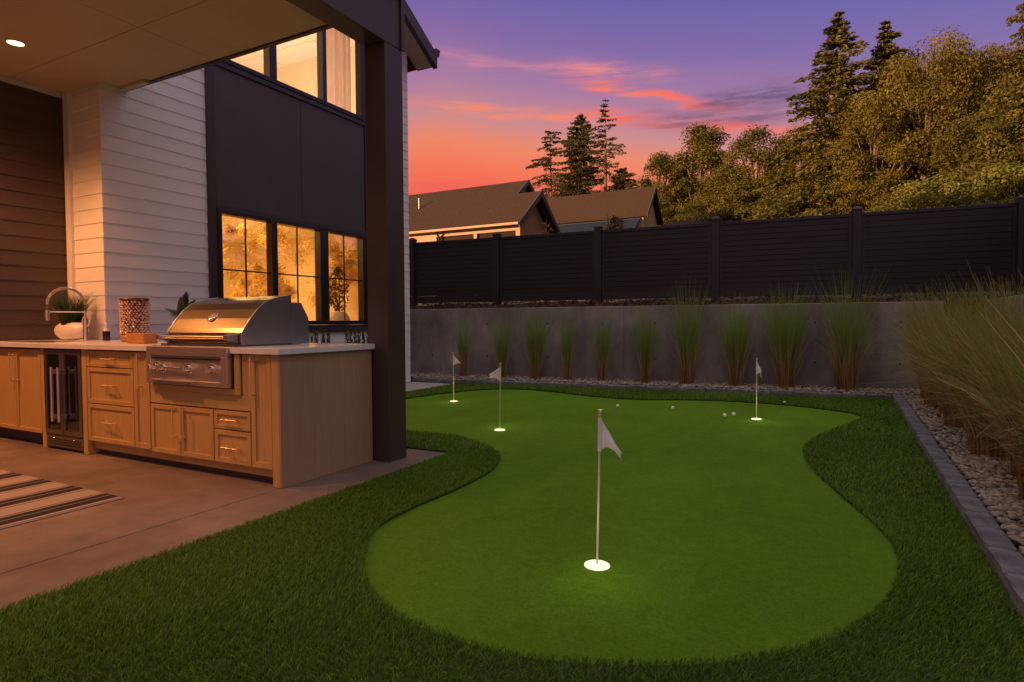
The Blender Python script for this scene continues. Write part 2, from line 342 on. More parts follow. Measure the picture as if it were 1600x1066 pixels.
# point in polygon (vectorised)
def inpoly(P, loop):
    x, y = P[:, 0], P[:, 1]; L = np.array(loop); c = np.zeros(len(P), bool); j = len(L)-1
    for i in range(len(L)):
        xi, yi, xj, yj = L[i, 0], L[i, 1], L[j, 0], L[j, 1]
        k = ((yi > y) != (yj > y)) & (x < (xj-xi)*(y-yi)/(yj-yi+1e-12)+xi); c ^= k; j = i
    return c
GA = np.array(GL); tg = np.roll(GA, -1, 0)-np.roll(GA, 1, 0); tg /= np.linalg.norm(tg, axis=1)[:, None]; nr = np.column_stack([-tg[:, 1], tg[:, 0]])
if ~inpoly(GA[:1]+nr[:1]*.05, GL)[0]: nr = -nr
GLI = [tuple(p) for p in GA+nr*.014]
def turf_points(n, x0, x1, y0, y1):
    P = np.column_stack([rng.uniform(x0, x1, n), rng.uniform(y0, y1, n)])
    ok = ~inpoly(P, GLI)
    ok &= ~((P[:, 0] < -2.745) & (P[:, 1] < 4.135)) & (P[:, 0] > -5.735) & (P[:, 0] < .600+(P[:, 1]-2.68)*.0182) & (P[:, 1] < 8.855+(P[:, 0]+6.74)*.0855)
    return P[ok]
def blades(P, h, w, lean, zb=.019):
    n = len(P); a = rng.uniform(0, 2*np.pi, n); H = h*rng.uniform(.65, 1.15, n); ln = lean*rng.uniform(.2, 1.3, n)*H
    # patchy pile direction
    b = a*0+.9*np.sin(P[:, 0]*2.3+1.7*np.sin(P[:, 1]*1.9))+rng.normal(0, 1.1, n)
    dx, dy = np.cos(b), np.sin(b); wx, wy = -np.sin(a), np.cos(a); ww = w*rng.uniform(.7, 1.2, n)/2
    z0 = np.full(n, zb)
    V = np.empty((n, 5, 3), np.float32)
    V[:, 0] = np.column_stack([P[:, 0]-wx*ww, P[:, 1]-wy*ww, z0]); V[:, 1] = np.column_stack([P[:, 0]+wx*ww, P[:, 1]+wy*ww, z0])
    mx, my = P[:, 0]+dx*ln*.35, P[:, 1]+dy*ln*.35
    V[:, 2] = np.column_stack([mx+wx*ww*.8, my+wy*ww*.8, z0+H*.6]); V[:, 3] = np.column_stack([mx-wx*ww*.8, my-wy*ww*.8, z0+H*.6])
    V[:, 4] = np.column_stack([P[:, 0]+dx*ln, P[:, 1]+dy*ln, z0+H])
    base = np.arange(n)[:, None]*5
    T = np.concatenate([base+np.array([[0, 1, 2]]), base+np.array([[0, 2, 3]]), base+np.array([[3, 2, 4]])])
    pt = .5+.28*np.sin(P[:, 0]*3.1+P[:, 1]*1.3)*np.sin(P[:, 1]*2.7-P[:, 0])
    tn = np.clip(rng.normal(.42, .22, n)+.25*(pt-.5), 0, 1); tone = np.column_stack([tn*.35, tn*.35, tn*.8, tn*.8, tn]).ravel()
    return V.reshape(-1, 3), T, tone
VV = []; TT = []; TO = []; off = 0
for (n, x0, x1, y0, y1, h, w) in ((170000, -3.6, .9, .45, 2.4, .027, .0038), (125000, -2.8, .9, 2.4, 4.2, .027, .0048), (95000, -5.75, .9, 4.1, 6.6, .028, .0075), (80000, -5.75, .9, 6.6, 9.6, .030, .0105)):
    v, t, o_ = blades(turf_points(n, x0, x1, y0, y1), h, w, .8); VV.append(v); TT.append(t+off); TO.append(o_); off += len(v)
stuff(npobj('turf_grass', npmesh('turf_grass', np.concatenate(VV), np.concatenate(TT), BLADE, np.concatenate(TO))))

# ================================================================ EDGING, PEBBLES
def stone_mesh(L, w, h, seed):
    r = random.Random(seed); bm = bmesh.new(); bmesh.ops.create_cube(bm, size=1)
    bmesh.ops.scale(bm, vec=(L, w, h), verts=bm.verts); bmesh.ops.translate(bm, vec=(L/2, w/2, h/2), verts=bm.verts)
    bmesh.ops.bevel(bm, geom=list(bm.edges), offset=.008, segments=1, affect='EDGES')
    bmesh.ops.subdivide_edges(bm, edges=[e for e in bm.edges if e.calc_length() > .05], cuts=2, use_grid_fill=True)
    for v in bm.verts: v.co += Vector((r.uniform(-1, 1), r.uniform(-1, 1), r.uniform(-1, 1)))*.0035
    me = bpy.data.meshes.new('stone'); bm.to_mesh(me); bm.free(); me.materials.append(KERB); return me
SM = [stone_mesh(.290, .108, .11, i) for i in range(5)]
eR = thing('stone_edging', 'slate blue stone kerb running away along the right side of the lawn', 'edging', (kx(0), 0, 0), math.atan2(1, .0182))
L_ = 0; i = 0; rr = random.Random(2)
while L_ < 9.35:
    inst('stone', SM[i % 5], eR, (L_, -.108, -.02+rr.uniform(-.006, .006)), (rr.uniform(-.02, .02), rr.uniform(-.012, .012), rr.uniform(-.012, .012))); L_ += .3; i += 1
eB = thing('stone_edging', 'low dark stone kerb across the back of the lawn below the concrete wall', 'edging', (-6.74, 8.87, 0), math.atan(.0855))
L_ = 0
while L_ < 7.35:
    inst('stone', SM[(i*3) % 5], eB, (L_, 0, -.03+rr.uniform(-.005, .005)), (rr.uniform(-.02, .02), rr.uniform(-.01, .01), rr.uniform(-.01, .01))); L_ += .3; i += 1
wall_y = lambda x: 10.25+x*SB
struct(flat_poly('gravel_bed', [(-6.9, 8.9), (.72, 9.55), (.63, -1), (1.6, -1), (1.75, wall_y(1.75)+.01), (-7.6, wall_y(-7.6)+.01), (-7.6, 8.9)], .03, SOIL))
def pebbles(P, rmin, rmax, sub):
    bm = bmesh.new(); bmesh.ops.create_icosphere(bm, subdivisions=sub, radius=1)
    bv = np.array([v.co for v in bm.verts]); bf = np.array([[v.index for v in f.verts] for f in bm.faces]); bm.free()
    n = len(P); k = len(bv); r = rng.uniform(rmin, rmax, n); sc = np.column_stack([r*rng.uniform(1, 1.5, n), r*rng.uniform(.75, 1.05, n), r*rng.uniform(.45, .7, n)])
    V = bv[None]*sc[:, None]; a = rng.uniform(0, 6.28, n); tl = rng.normal(0, .3, n)
    c, s_ = np.cos(tl), np.sin(tl); x, z = V[..., 0].copy(), V[..., 2].copy(); V[..., 0] = x*c[:, None]-z*s_[:, None]; V[..., 2] = x*s_[:, None]+z*c[:, None]
    c, s_ = np.cos(a), np.sin(a); x, y = V[..., 0].copy(), V[..., 1].copy(); V[..., 0] = x*c[:, None]-y*s_[:, None]; V[..., 1] = x*s_[:, None]+y*c[:, None]
    V += P[:, None]
    F = (bf[None]+(np.arange(n)*k)[:, None, None]).reshape(-1, 3)
    return V.reshape(-1, 3), F, np.repeat(np.clip(rng.normal(.45, .28, n), 0, 1), k)
def ring(n, f):
    out = f(n); return out
def bedR(n, y0, y1):
    y = rng.uniform(y0, y1, n); x = kx(y)+.14+rng.uniform(0, .75, n)**1.3; return np.column_stack([x, y, .045+rng.uniform(0, .03, n)])
def bedB(n):
    x = rng.uniform(-7.4, 1.2, n); y0 = ky(x)+.14; y = y0+rng.uniform(0, 1, n)*(wall_y(x)-y0); return np.column_stack([x, y, .045+rng.uniform(0, .05, n)])
VV = []; TT = []; TO = []; off = 0
for v, t, o_ in (pebbles(bedR(5200, 2.0, 5.5), .010, .024, 2), pebbles(bedR(4200, 5.5, 10.2), .012, .025, 1), pebbles(bedB(8000), .014, .027, 1)):
    VV.append(v); TT.append(t+off); TO.append(o_); off += len(v)
stuff(npobj('river_pebbles', npmesh('river_pebbles', np.concatenate(VV), np.concatenate(TT), PEB, np.concatenate(TO), smooth=True)))

# ================================================================ RETAINING WALL, BED, FENCE
rw = thing('retaining_wall', 'long grey concrete retaining wall behind the ornamental grasses, dark fence above', 'wall', (-8.2, wall_y(-8.2), 0), math.atan(SB))
for x0, x1 in ((0, 5.073), (5.081, 9.62)):
    MB().box(x0, x1, 0, .2, -.1, 1.345).build('wall_panel', CONCW, rw, rel=False, bev=.012)
thm = MB().tube([(0, -.002, 0), (0, .004, 0)], [.016, .013], 12).mesh('tie_hole', JOINT)
for u_ in (1.3, 2.5, 3.7, 4.7, 5.6, 6.8, 8.0, 9.1):
    for z_ in (.45, 1.05): inst('tie_hole', thm, rw, (u_, -.001, z_))
MB().box(5.06, 5.095, .010, .19, -.1, 1.33).build('joint_filler', CONCW, rw, rel=False)
rs = thing('retaining_wall', 'side concrete retaining wall almost hidden behind the tall dry grasses on the right', 'wall', (1.45, -1, 0), math.atan2(1, .032))
MB().box(0, 11.2, -.2, 0, -.1, 1.345).build('wall_panel', CONCW, rs, rel=False, bev=.012)
# planting bed on top of the wall and the rising ground behind
def terrain(x0, x1, y0, y1, nx, ny, fz, name, m):
    X, Y = np.meshgrid(np.linspace(x0, x1, nx), np.linspace(y0, y1, ny)); Z = fz(X, Y)
    V = np.column_stack([X.ravel(), Y.ravel(), Z.ravel()]); i, j = np.meshgrid(np.arange(nx-1), np.arange(ny-1)); a = (j*nx+i).ravel()
    return npobj(name, npmesh(name, V, np.column_stack([a, a+1, a+nx+1, a+nx]), m, smooth=True))
bed = terrain(-8.4, 9.5, 0, 1, 60, 12, lambda X, Y: 0*X, 'planting_bed', MULB)
co = np.empty(len(bed.data.vertices)*3, np.float32); bed.data.vertices.foreach_get('co', co); co = co.reshape(-1, 3)
t_ = co[:, 1].copy(); co[:, 1] = wall_y(co[:, 0])+.19+t_*1.3; co[:, 2] = 1.30+.16*np.clip(t_*1.6, 0, 1)+.03*np.sin(co[:, 0]*3+t_*5)*t_
bed.data.vertices.foreach_set('co', co.ravel()); bed.data.update(); struct(bed)
bs = MB().add([(1.62, -1, 1.30), (9.5, -1, 1.6), (9.5, 11.4, 1.6), (1.9, 10.8, 1.30)], [(0, 1, 2, 3)]).build('side_bed', MULB); struct(bs)
hill = terrain(-160, 160, 11.9, 400, 60, 60, lambda X, Y: np.where(Y < 12.5, 1.35, 1.4+np.clip((Y-13)/30, 0, 1)*1.6+np.clip((Y-45)/60, 0, 1)*6+.3*np.sin(X*.2)*np.sin(Y*.13)*(Y > 16)), 'hillside', TERR); struct(hill)
struct(MB().box(-160, 160, 11.80, 11.9, -.1, 1.34).build('hillside_edge', TERR))
n = 5200; x = rng.uniform(-8, 5, n); t = rng.uniform(0, 1, n); P = np.column_stack([x, wall_y(x)+.2+t*1.0, 1.315+.16*np.clip(t*1.25, 0, 1)+rng.uniform(0, .03, n)])
bx = np.array([(-1, -1, 0), (1, -1, 0), (1, 1, 0), (-1, 1, 0), (0, 0, .6)]); L1 = rng.uniform(.015, .05, n); W1 = rng.uniform(.006, .014, n); a = rng.uniform(0, 6.28, n)
V = bx[None]*np.stack([L1, W1, W1], 1)[:, None]; c, s_ = np.cos(a)[:, None], np.sin(a)[:, None]; xx, yy = V[..., 0].copy(), V[..., 1].copy(); V[..., 0] = xx*c-yy*s_; V[..., 1] = xx*s_+yy*c
V[..., 2] += rng.normal(0, .35, (n, 1))*xx; V += P[:, None]
F = (np.array([[0, 1, 4], [1, 2, 4], [2, 3, 4], [3, 0, 4]])[None]+(np.arange(n)*5)[:, None, None]).reshape(-1, 3)
stuff(npobj('bark_mulch', npmesh('bark_mulch', V.reshape(-1, 3), F, MULCH, np.repeat(np.clip(rng.normal(.35, .3, n), 0, 1), 5))))
def fence_run(loc, rz, us, label):
    f = thing('fence', label, 'fence', loc, rz)
    pm = MB().box(-.065, .065, -.065, .065, 1.28, 2.84).mesh('post', FENCE)
    cm = MB().box(-.075, .075, -.075, .075, 2.84, 2.862).add([(-.075, -.075, 2.862), (.075, -.075, 2.862), (.075, .075, 2.862), (-.075, .075, 2.862), (-.03, -.03, 2.905), (.03, -.03, 2.905), (.03, .03, 2.905), (-.03, .03, 2.905)],
                                                            [(0, 1, 5, 4), (1, 2, 6, 5), (2, 3, 7, 6), (3, 0, 4, 7), (4, 5, 6, 7)]).mesh('post_cap', FENCE)
    for i, u in enumerate(us):
        p = inst('post', pm, f, (u, 0, 0), bev=.004); inst('post_cap', cm, p)
    for u0, u1 in zip(us, us[1:]):
        a, b = u0+.066, u1-.066; w = b-a
        MB().box(a, b, -.03, .03, 2.745, 2.80).build('top_rail', FENCE, f, rel=False, bev=.004)
        MB().box(a, b, -.03, .03, 1.50, 1.64).build('bottom_rail', FENCE, f, rel=False, bev=.004)
        for x0 in (a, b-.05): MB().box(x0, x0+.05, -.025, .025, 1.641, 2.744).build('side_channel', FENCE, f, rel=False)
        bh = .0909; me = MB().prism([(-.012, .001), (-.016, .004), (-.016, bh-.004), (-.012, bh-.001), (.016, bh-.0015), (.016, .0015)], a+.051, b-.051, 'x').mesh('board', FENCEB)
        for k in range(12): inst('board', me, f, (0, 0, 1.645+k*.0912))
        MB().box(a+.05, b-.05, -.004, .004, 1.642, 2.743).build('panel_core', FENCEB, f, rel=False)
    return f
fence_run((-8.003, 10.585, 0), math.atan(SB), [0, 2.006, 4.107, 6.214, 8.366, 10.486], 'tall dark horizontal board fence with capped posts along the back of the yard')
fence_run((2.46, 11.2, 0), -math.pi/2, [.19, 2.4, 4.6, 6.8, 9.0], 'tall dark board fence running towards the viewer along the right boundary')

# ================================================================ ORNAMENTAL GRASSES
def grass_mesh(seed, n, H, spread, width, rad, m, arch=.5, base=0., toneb=(0, 1), jit=.12, upright=1.0):
    r = np.random.default_rng(seed); K = 6
    a = r.uniform(0, 6.283, n); rr_ = rad*np.sqrt(r.uniform(0, 1, n)); Hh = H*r.uniform(.45, 1.1, n); sp_ = spread*r.uniform(.05, 1.0, n)**.9*Hh; da = a+r.normal(0, .5, n)
    wa = r.uniform(0, 6.283, n); V = np.empty((n, K, 2, 3), np.float32); T = np.empty((n, K, 2), np.float32); tn = r.normal(0, jit, n); flop = r.uniform(0, 1, n)**2.6*arch
    for k in range(K):
        t = k/(K-1); out = sp_*(t**1.7); z = base+Hh*(t-flop*t**3*.55); px = rr_*np.cos(a)+np.cos(da)*(out+flop*Hh*.45*t**3); py = rr_*np.sin(a)+np.sin(da)*(out+flop*Hh*.45*t**3)
        w = width/2*(1-.85*t**2)*r.uniform(.7, 1.2, n)
        for q, sg in ((0, -1), (1, 1)):
            V[:, k, q] = np.column_stack([px+sg*w*np.cos(wa), py+sg*w*np.sin(wa), z])
        T[:, k] = np.clip(toneb[0]+(toneb[1]-toneb[0])*np.clip((t-.18)/.45, 0, 1)+tn, 0, 1)[:, None]
    b = (np.arange(n)*K*2)[:, None, None]; k = np.arange(K-1)[None, :, None]*2
    F = (b+k+np.array([0, 1, 3, 2])[None, None]).reshape(-1, 4)
    return npmesh('grass_blades', V.reshape(-1, 3), F, m, T.ravel())
backs = [(-6.0, 9.44, 1.30, .80, 150), (-5.22, 9.50, 1.25, .95, 210), (-4.59, 9.57, 1.28, 1.15, 330), (-4.0, 9.6, 1.18, .85, 210), (-3.4, 9.65, 1.22, .85, 230),
         (-2.67, 9.7, 1.22, .95, 220), (-2.02, 9.76, 1.5, 1.15, 330), (-1.3, 9.82, 1.42, 1.25, 380), (-.6, 9.86, 1.50, 1.45, 430), (.2, 9.9, 1.56, 1.6, 420)]
desc = ['thin wispy grass clump nearest the house corner against the concrete wall', 'narrow green grass clump behind the tilted white flag at the back wall',
        'full green grass clump third from the house along the concrete wall', 'slim grass clump with few stems, fourth from the house at the wall',
        'slim dense dark grass clump, fifth from the house, left of the wall joint', 'loose split grass clump just right of the vertical wall joint',
        'tall spreading grass clump behind the two middle golf balls, top over the wall', 'upright bushy grass clump just left of the small far right flag at the wall',
        'broad green grass clump just right of the small far right flag', 'widest forked grass clump with straw base, last before the right corner']
for i, (x, y, H, s, nb) in enumerate(backs):
    g_ = thing('ornamental_grass', desc[i], 'ornamental grass', (x, y, .04), 0, 'ornamental grasses along the back wall')
    npobj('green_blades', grass_mesh(100+i, int(nb*(.72+.25*((i*7) % 3))), H*(1.1-.06*((i*5) % 3)), .15*s+.04, .0095, .055*s, GRASSG, .5, jit=.2), g_)
    npobj('dry_stems', grass_mesh(200+i, int(nb*.5), H*.62, .20*s, .009, .085*s, GRASSD, .35, jit=.3), g_)
rights = [(1.12, 3.15, 1.12, 1.0), (1.28, 3.75, 1.22, 1.1), (1.13, 4.35, 1.14, 1.0), (1.22, 5.0, 1.26, 1.1), (1.12, 5.7, 1.20, 1.0), (1.25, 6.4, 1.28, 1.0), (1.14, 7.1, 1.25, 1.0), (1.22, 7.85, 1.30, 1.0), (1.16, 8.6, 1.30, 1.0), (1.2, 9.35, 1.38, .95)]
rd = ['nearest tall dry grass clump at the right edge of the view above the kerb', 'second nearest grass clump on the right with long arching straw blades', 'tan based grass clump third from the viewer along the right pebble strip',
      'green topped grass clump fourth from the viewer along the right side', 'reddish stemmed grass clump midway along the right pebble strip', 'grass clump just beyond the midpoint of the right pebble strip',
      'drooping grass clump fourth from the far right corner', 'grass clump third from the far right corner, half hidden by nearer ones', 'grass clump second from the far right corner', 'olive grass clump in the far right corner where the two kerbs meet']
for i, (x, y, H, s) in enumerate(rights):
    g_ = thing('ornamental_grass', rd[i], 'ornamental grass', (x, y, .04), 0, 'ornamental grasses along the right side')
    npobj('green_blades', grass_mesh(300+i, 760, H*1.04, .36*s, .0095, .16, GRASSR, 1.0, jit=.28), g_)
    npobj('arching_blades', grass_mesh(500+i, 26, H*1.0, .55, .013, .14, GRASSD, 1.1, jit=.35), g_)
    npobj('dry_stems', grass_mesh(400+i, 520, H*.8, .40*s, .0075, .18, GRASSD, 1.0, jit=.4), g_)

# ================================================================ FLAGS AND BALLS
def flag(loc, rz, tilt, label, limp, sc=1.0):
    t = thing('golf_flag', label, 'golf flag', loc, rz, 'golf flags on the putting green'); t.rotation_euler = (0, tilt, rz); t.scale = (sc, sc, sc)
    MB().lathe([(.040, -.004), (.054, 0), (.054, .004), (.050, .006), (.0, .006)], n=32).build('cup', CUPM, t, rel=False)
    MB().tube([(0, 0, .004), (0, 0, .648)], .0048, 10).build('pole', mat('pole_paint', (.62, .52, .46), None, 5, .4), t, rel=False)
    MB().lathe([(.006, .634), (.0095, .640), (.0085, .648), (.0075, .655), (.0105, .662), (.0135, .666), (.0135, .669), (.004, .671)], n=16).build('finial', BRASS, t, rel=False)
    nu, nv = 16, 12; V = []; F = []
    for a in range(nu):
        u = a/(nu-1)
        for b in range(nv):
            v = b/(nv-1); zt = .632-limp[1]*u**.9; zb = .497+.02*math.sin(math.pi*u)-limp[2]*u**2
            x = .006+u*limp[0]*(1-.06*math.sin(v*3)); z = zt+(zb-zt)*v
            y = .014*math.sin(u*6.5+v*1.8)*u**.6+.006*math.sin(v*6+1)*u
            V.append((x, y, z))
    for a in range(nu-1):
        for b in range(nv-1): i = a*nv+b; F.append((i, i+1, i+nv+1, i+nv))
    m = MB(); m.add(V, F, True); fo = m.build('flag_cloth', CLOTH, t, rel=False); md = fo.modifiers.new('thickness', 'SOLIDIFY'); md.thickness = .0015
    MB().lathe([(.0085, .492), (.0085, .634)], n=12).build('sleeve', CLOTH, t, rel=False)
    li = bpy.data.lights.new('cup_light', 'POINT'); li.energy = .45; li.color = (1, .80, .42); li.shadow_soft_size = .05
    lo = bpy.data.objects.new('cup_light', li); COL.objects.link(lo); lo.parent = t; lo.location = (0, -.16, .20)
    return t
flag((-.911, 2.519, .006), .30, R_(1.2), 'nearest large white golf flag with copper finial standing in the foreground lobe', (.088, .145, .045), 1.04)
flag((-2.932, 5.274, .006), math.pi+.35, R_(-.8), 'white golf flag turned to the left, second from the house', (.105, .075, -.02))
flag((-4.561, 6.914, .006), .3, R_(0), 'farthest left small white golf flag near the house walkway', (.10, .11, -.02))
flag((-.722, 7.093, .006), .3, R_(0), 'small white golf flag at the far right beside the loose balls', (.045, .10, .05))
bmh = bmesh.new(); bmesh.ops.create_icosphere(bmh, subdivisions=4, radius=.0215)
for f in bmh.faces: f.smooth = True
bme = bpy.data.meshes.new('golf_ball'); bmh.to_mesh(bme); bmh.free()
bmat = mat('ball_cover', (.82, .84, .84), None, 5, .35, bump=.5, bscale=160); bme.materials.append(bmat)
for (x, y), lb in zip(((-2.362, 7.288), (-1.709, 7.419), (-1.055, 7.08), (-.978, 7.218), (-.531, 8.5)),
                      ('leftmost white golf ball on the green, above the nearest flag', 'white golf ball second from left, alone on the green', 'left ball of the close pair of white golf balls',
                       'right ball of the close pair of white golf balls', 'farthest white golf ball at the green edge right of the small flag')):
    o = inst('golf_ball', bme, None, (x, y, .0275)); tag(o, lb, 'golf ball', 'golf balls on the putting green')

# ================================================================ HOUSE
WX = -6.74
house = thing('house', 'white lap sided house with dark trim, lit windows and covered patio on the left', 'house', (-9, 2, 0))
B_ = .1525
def siding(axis, a0, a1, fixed, zlist, m, parent=house, sgn=1):
    h = B_+.012; prof = [(0, 0), (.012, 0), (.004, h), (0, h)]
    if axis == 'y': me = MB().prism([(fixed+p*sgn, z) for p, z in prof], a0, a1, 'y').mesh('siding_board', m)
    else: me = MB().prism([(fixed-p, z) for p, z in prof], a0, a1, 'x').mesh('siding_board', m)
    for z in zlist: inst('siding_board', me, parent, (0, 0, z), rel=True)
zs = [.02+B_*k for k in range(60)]
zz = lambda lo, hi: [z for z in zs if z >= lo-.001 and z+B_ <= hi+.02]
siding('y', 3.622, 4.822, WX, zz(0, 6.9), SIDING)
siding('y', 4.824, 7.70, WX, zz(0, .93), SIDING)
siding('y', 7.702, 8.80, WX, zz(0, 6.05), SIDING)
siding('y', 4.824, 7.70, WX, zz(6.0, 6.8), SIDING)
siding('x', -7.30, -6.742, 3.64, zz(0, 3.6), SIDING)
siding('y', -3.0, 3.62, -7.42, zz(0, 3.6), DARKSID)
# corner boards & backing walls
MB().box(-7.40, -7.30, 3.60, 3.64, 0, 3.6).build('corner_board', TRIMW, house)
MB().box(-7.6, -6.742, 3.641, 3.80, -.05, 6.9).build('wall_core', TRIMW, house)
for (y0, y1, z0, z1) in ((3.801, 4.85, -.05, 8.4), (4.85, 7.69, -.05, 1.02), (4.85, 7.69, 2.5, 4.33), (4.85, 7.69, 5.93, 8.4), (7.69, 8.79, -.05, 8.4)):
    MB().box(-6.90, WX-.001, y0, y1, z0, min(z1, 8.4) if y1 < 7.7 else 6.1).build('wall_core', TRIMW, house)
MB().box(-7.6, -7.421, -12, 3.62, -.05, 3.6).build('wall_core', TRIMW, house)
MB().box(-7.6, -7.421, -12, 3.62, 3.601, 8.4).build('wall_core', TRIMW, house)
MB().box(-18, -6.91, 8.60, 8.79, -.05, 6.0).build('wall_core', TRIMW, house)
MB().box(-18, -17.8, -12, 8.59, -.05, 6.6).build('wall_core', TRIMW, house)
MB().box(-17.8, -7.61, -12, -11.8, -.05, 6.6).build('wall_core', TRIMW, house)
# roof (ridge along x)
def zr(y): return 6.14+.6*(8.77-y)
pr_ = [(9.15, zr(9.15)-.02), (2.2, zr(2.2)-.02), (-12.4, zr(2.2)-.02-.35*14.6), (-12.4, zr(2.2)-.2-.35*14.6), (2.2, zr(2.2)-.2), (9.15, zr(9.15)-.2)]
MB().prism(pr_, -18.3, -6.42, 'x').build('roof', ROOF, house)
MB().prism([(9.16, zr(9.16)+.0), (2.2, zr(2.2)+.0), (2.2, zr(2.2)-.25), (9.16, zr(9.16)-.25)], -6.419, -6.33, 'x').build('rake_board', DARKTRIM, house, bev=.005)
MB().prism([(9.12, zr(9.12)-.235), (2.2, zr(2.2)-.235), (2.2, zr(2.2)-.255), (9.12, zr(9.12)-.255)], -6.739, -6.42, 'x').build('rake_soffit', mat('soffit_paint', (.42, .36, .30), None, 3, .6), house)
MB().prism([(9.12, 5.86), (9.17, 5.86), (9.17, 6.0), (9.12, 6.0)], -18, -6.42, 'x').build('eave_fascia', DARKTRIM, house)
MB().prism([(9.175, 5.90), (9.26, 5.90), (9.30, 6.03), (9.175, 6.03)], -18, -6.36, 'x').build('gutter', DARKTRIM, house)
MB().prism([(8.80, 5.88), (9.115, 5.88), (9.115, 5.90), (8.80, 5.90)], -18, -6.43, 'x').build('eave_soffit', DARKTRIM, house)
# dark bay: frame trim, panels
F0, F1 = WX, WX+.05
def ybox(name, y0, y1, z0, z1, m, x0=F0, x1=F1, p=house, bev=.004): return MB().box(x0, x1, y0, y1, z0, z1).build(name, m, p, bev=bev)
ybox('bay_trim', 4.822, 4.922, .95, 6.0, DARKTRIM); ybox('bay_trim', 7.625, 7.70, .95, 6.0, DARKTRIM)
ybox('bay_trim', 4.923, 7.624, .95, 1.06, DARKTRIM); ybox('bay_trim', 4.923, 7.624, 2.50, 2.565, DARKTRIM); ybox('bay_trim', 4.923, 7.624, 4.255, 4.32, DARKTRIM)
ybox('bay_panel', 4.923, 6.294, 2.566, 4.254, DARKPANEL, F0, F0+.028); ybox('bay_panel', 6.300, 7.624, 2.566, 4.254, DARKPANEL, F0, F0+.028)
def window(z0, z1, lites, munt, gl):
    w = MB()
    y0, y1 = 4.923, 7.624
    w.box(F0-.06, F1+.012, y0+.001, y1-.001, z0, z0+.06); w.box(F0-.06, F1+.012, y0+.001, y1-.001, z1-.05, z1)
    ys = [y0+.001]+[v for l in lites for v in l]+[y1-.001]
    for a, b in zip(ys[::2], ys[1::2]): w.box(F0-.06, F1+.012, a, b, z0+.0601, z1-.0501)
    wo = w.build('window', BLACKFR, house, bev=.004)
    for a, b in lites:
        MB().box(F0-.012, F0-.004, a-.004, b+.004, z0+.055, z1-.045).build('pane', gl, wo)
        if munt:
            m_ = (a+b)/2; MB().box(F0-.003, F0+.010, m_-.009, m_+.009, z0+.062, z1-.052).build('muntin', BLACKFR, wo)
            MB().box(F0-.0035, F0+.0105, a, m_-.0095, munt-.009, munt+.009).build('muntin', BLACKFR, wo); MB().box(F0-.0035, F0+.0105, m_+.0095, b, munt-.009, munt+.009).build('muntin', BLACKFR, wo)
    return wo
window(1.062, 2.498, [(4.985, 5.74), (5.83, 6.61), (6.775, 7.53)], 1.765, WGL)
window(4.322, 5.93, [(4.985, 5.75), (5.87, 6.715), (6.79, 7.535)], 0, UGL)
# rooms
def room(z0, z1, x0, wm, cm_):
    MB().box(x0, -6.905, 4.86, 8.45, z1, z1+.05).build('room_ceiling', cm_, house)
    MB().box(x0, -6.905, 4.86, 8.45, z0-.05, z0).build('room_floor', wm, house)
    MB().box(x0-.05, x0, 4.80, 8.51, z0-.05, z1+.05).build('room_wall', wm, house)
    MB().box(x0, -6.905, 4.80, 4.859, z0-.05, z1+.05).build('room_wall', wm, house)
    MB().box(x0, -6.905, 8.451, 8.51, z0-.05, z1+.05).build('room_wall', wm, house)
room(.35, 2.72, -10.6, ROOMW, ROOMC); room(3.5, 6.05, -10.6, ROOMW, ROOMC)
for x in (-8.1, -9.4): MB().box(x-.004, x+.004, 4.87, 8.44, 6.040, 6.049).build('ceiling_joint', ROOMW, house)
for y in (5.6, 6.45, 7.2, 7.9): MB().box(-10.5, -6.92, y-.004, y+.004, 6.040, 6.049).build('ceiling_joint', ROOMW, house)
def lamp(name, kind, loc, e, c, size=.3, rot=(0, 0, 0), sy=None, spot=None, parent=None):
    l = bpy.data.lights.new(name, kind); l.energy = e; l.color = c
    if kind == 'AREA': l.size = size; l.shape = 'RECTANGLE' if sy else 'SQUARE'; l.size_y = sy or size
    else: l.shadow_soft_size = size
    if spot: l.spot_size = spot; l.spot_blend = .6
    o = bpy.data.objects.new(name, l); COL.objects.link(o); o.location = loc; o.rotation_euler = rot
    if parent is not None: o.parent = parent; o.matrix_parent_inverse = world(parent).inverted()
    return o
lamp('room_light', 'AREA', (-8.6, 6.3, 2.68), 62, (1, .60, .20), 1.6, sy=2.2, parent=house)
lamp('room_light', 'POINT', (-8.2, 6.3, 4.3), 72, (1, .84, .66), .25, parent=house)
def curtain(y0, y1, z0, z1, x, m):
    n_ = 60; V = []
    for i in range(n_+1):
        y = y0+(y1-y0)*i/n_; xx = x+.014*math.sin(i*1.15)+.012*math.sin(i*2.9)
        V += [(xx, y, z0), (xx+.01*math.sin(i*.7), y, z1)]
    MB().add(V, [(2*i, 2*i+2, 2*i+3, 2*i+1) for i in range(n_)], True).build('curtain', m, house)
curtain(7.0, 7.66, 3.6, 5.98, -7.0, CURT)
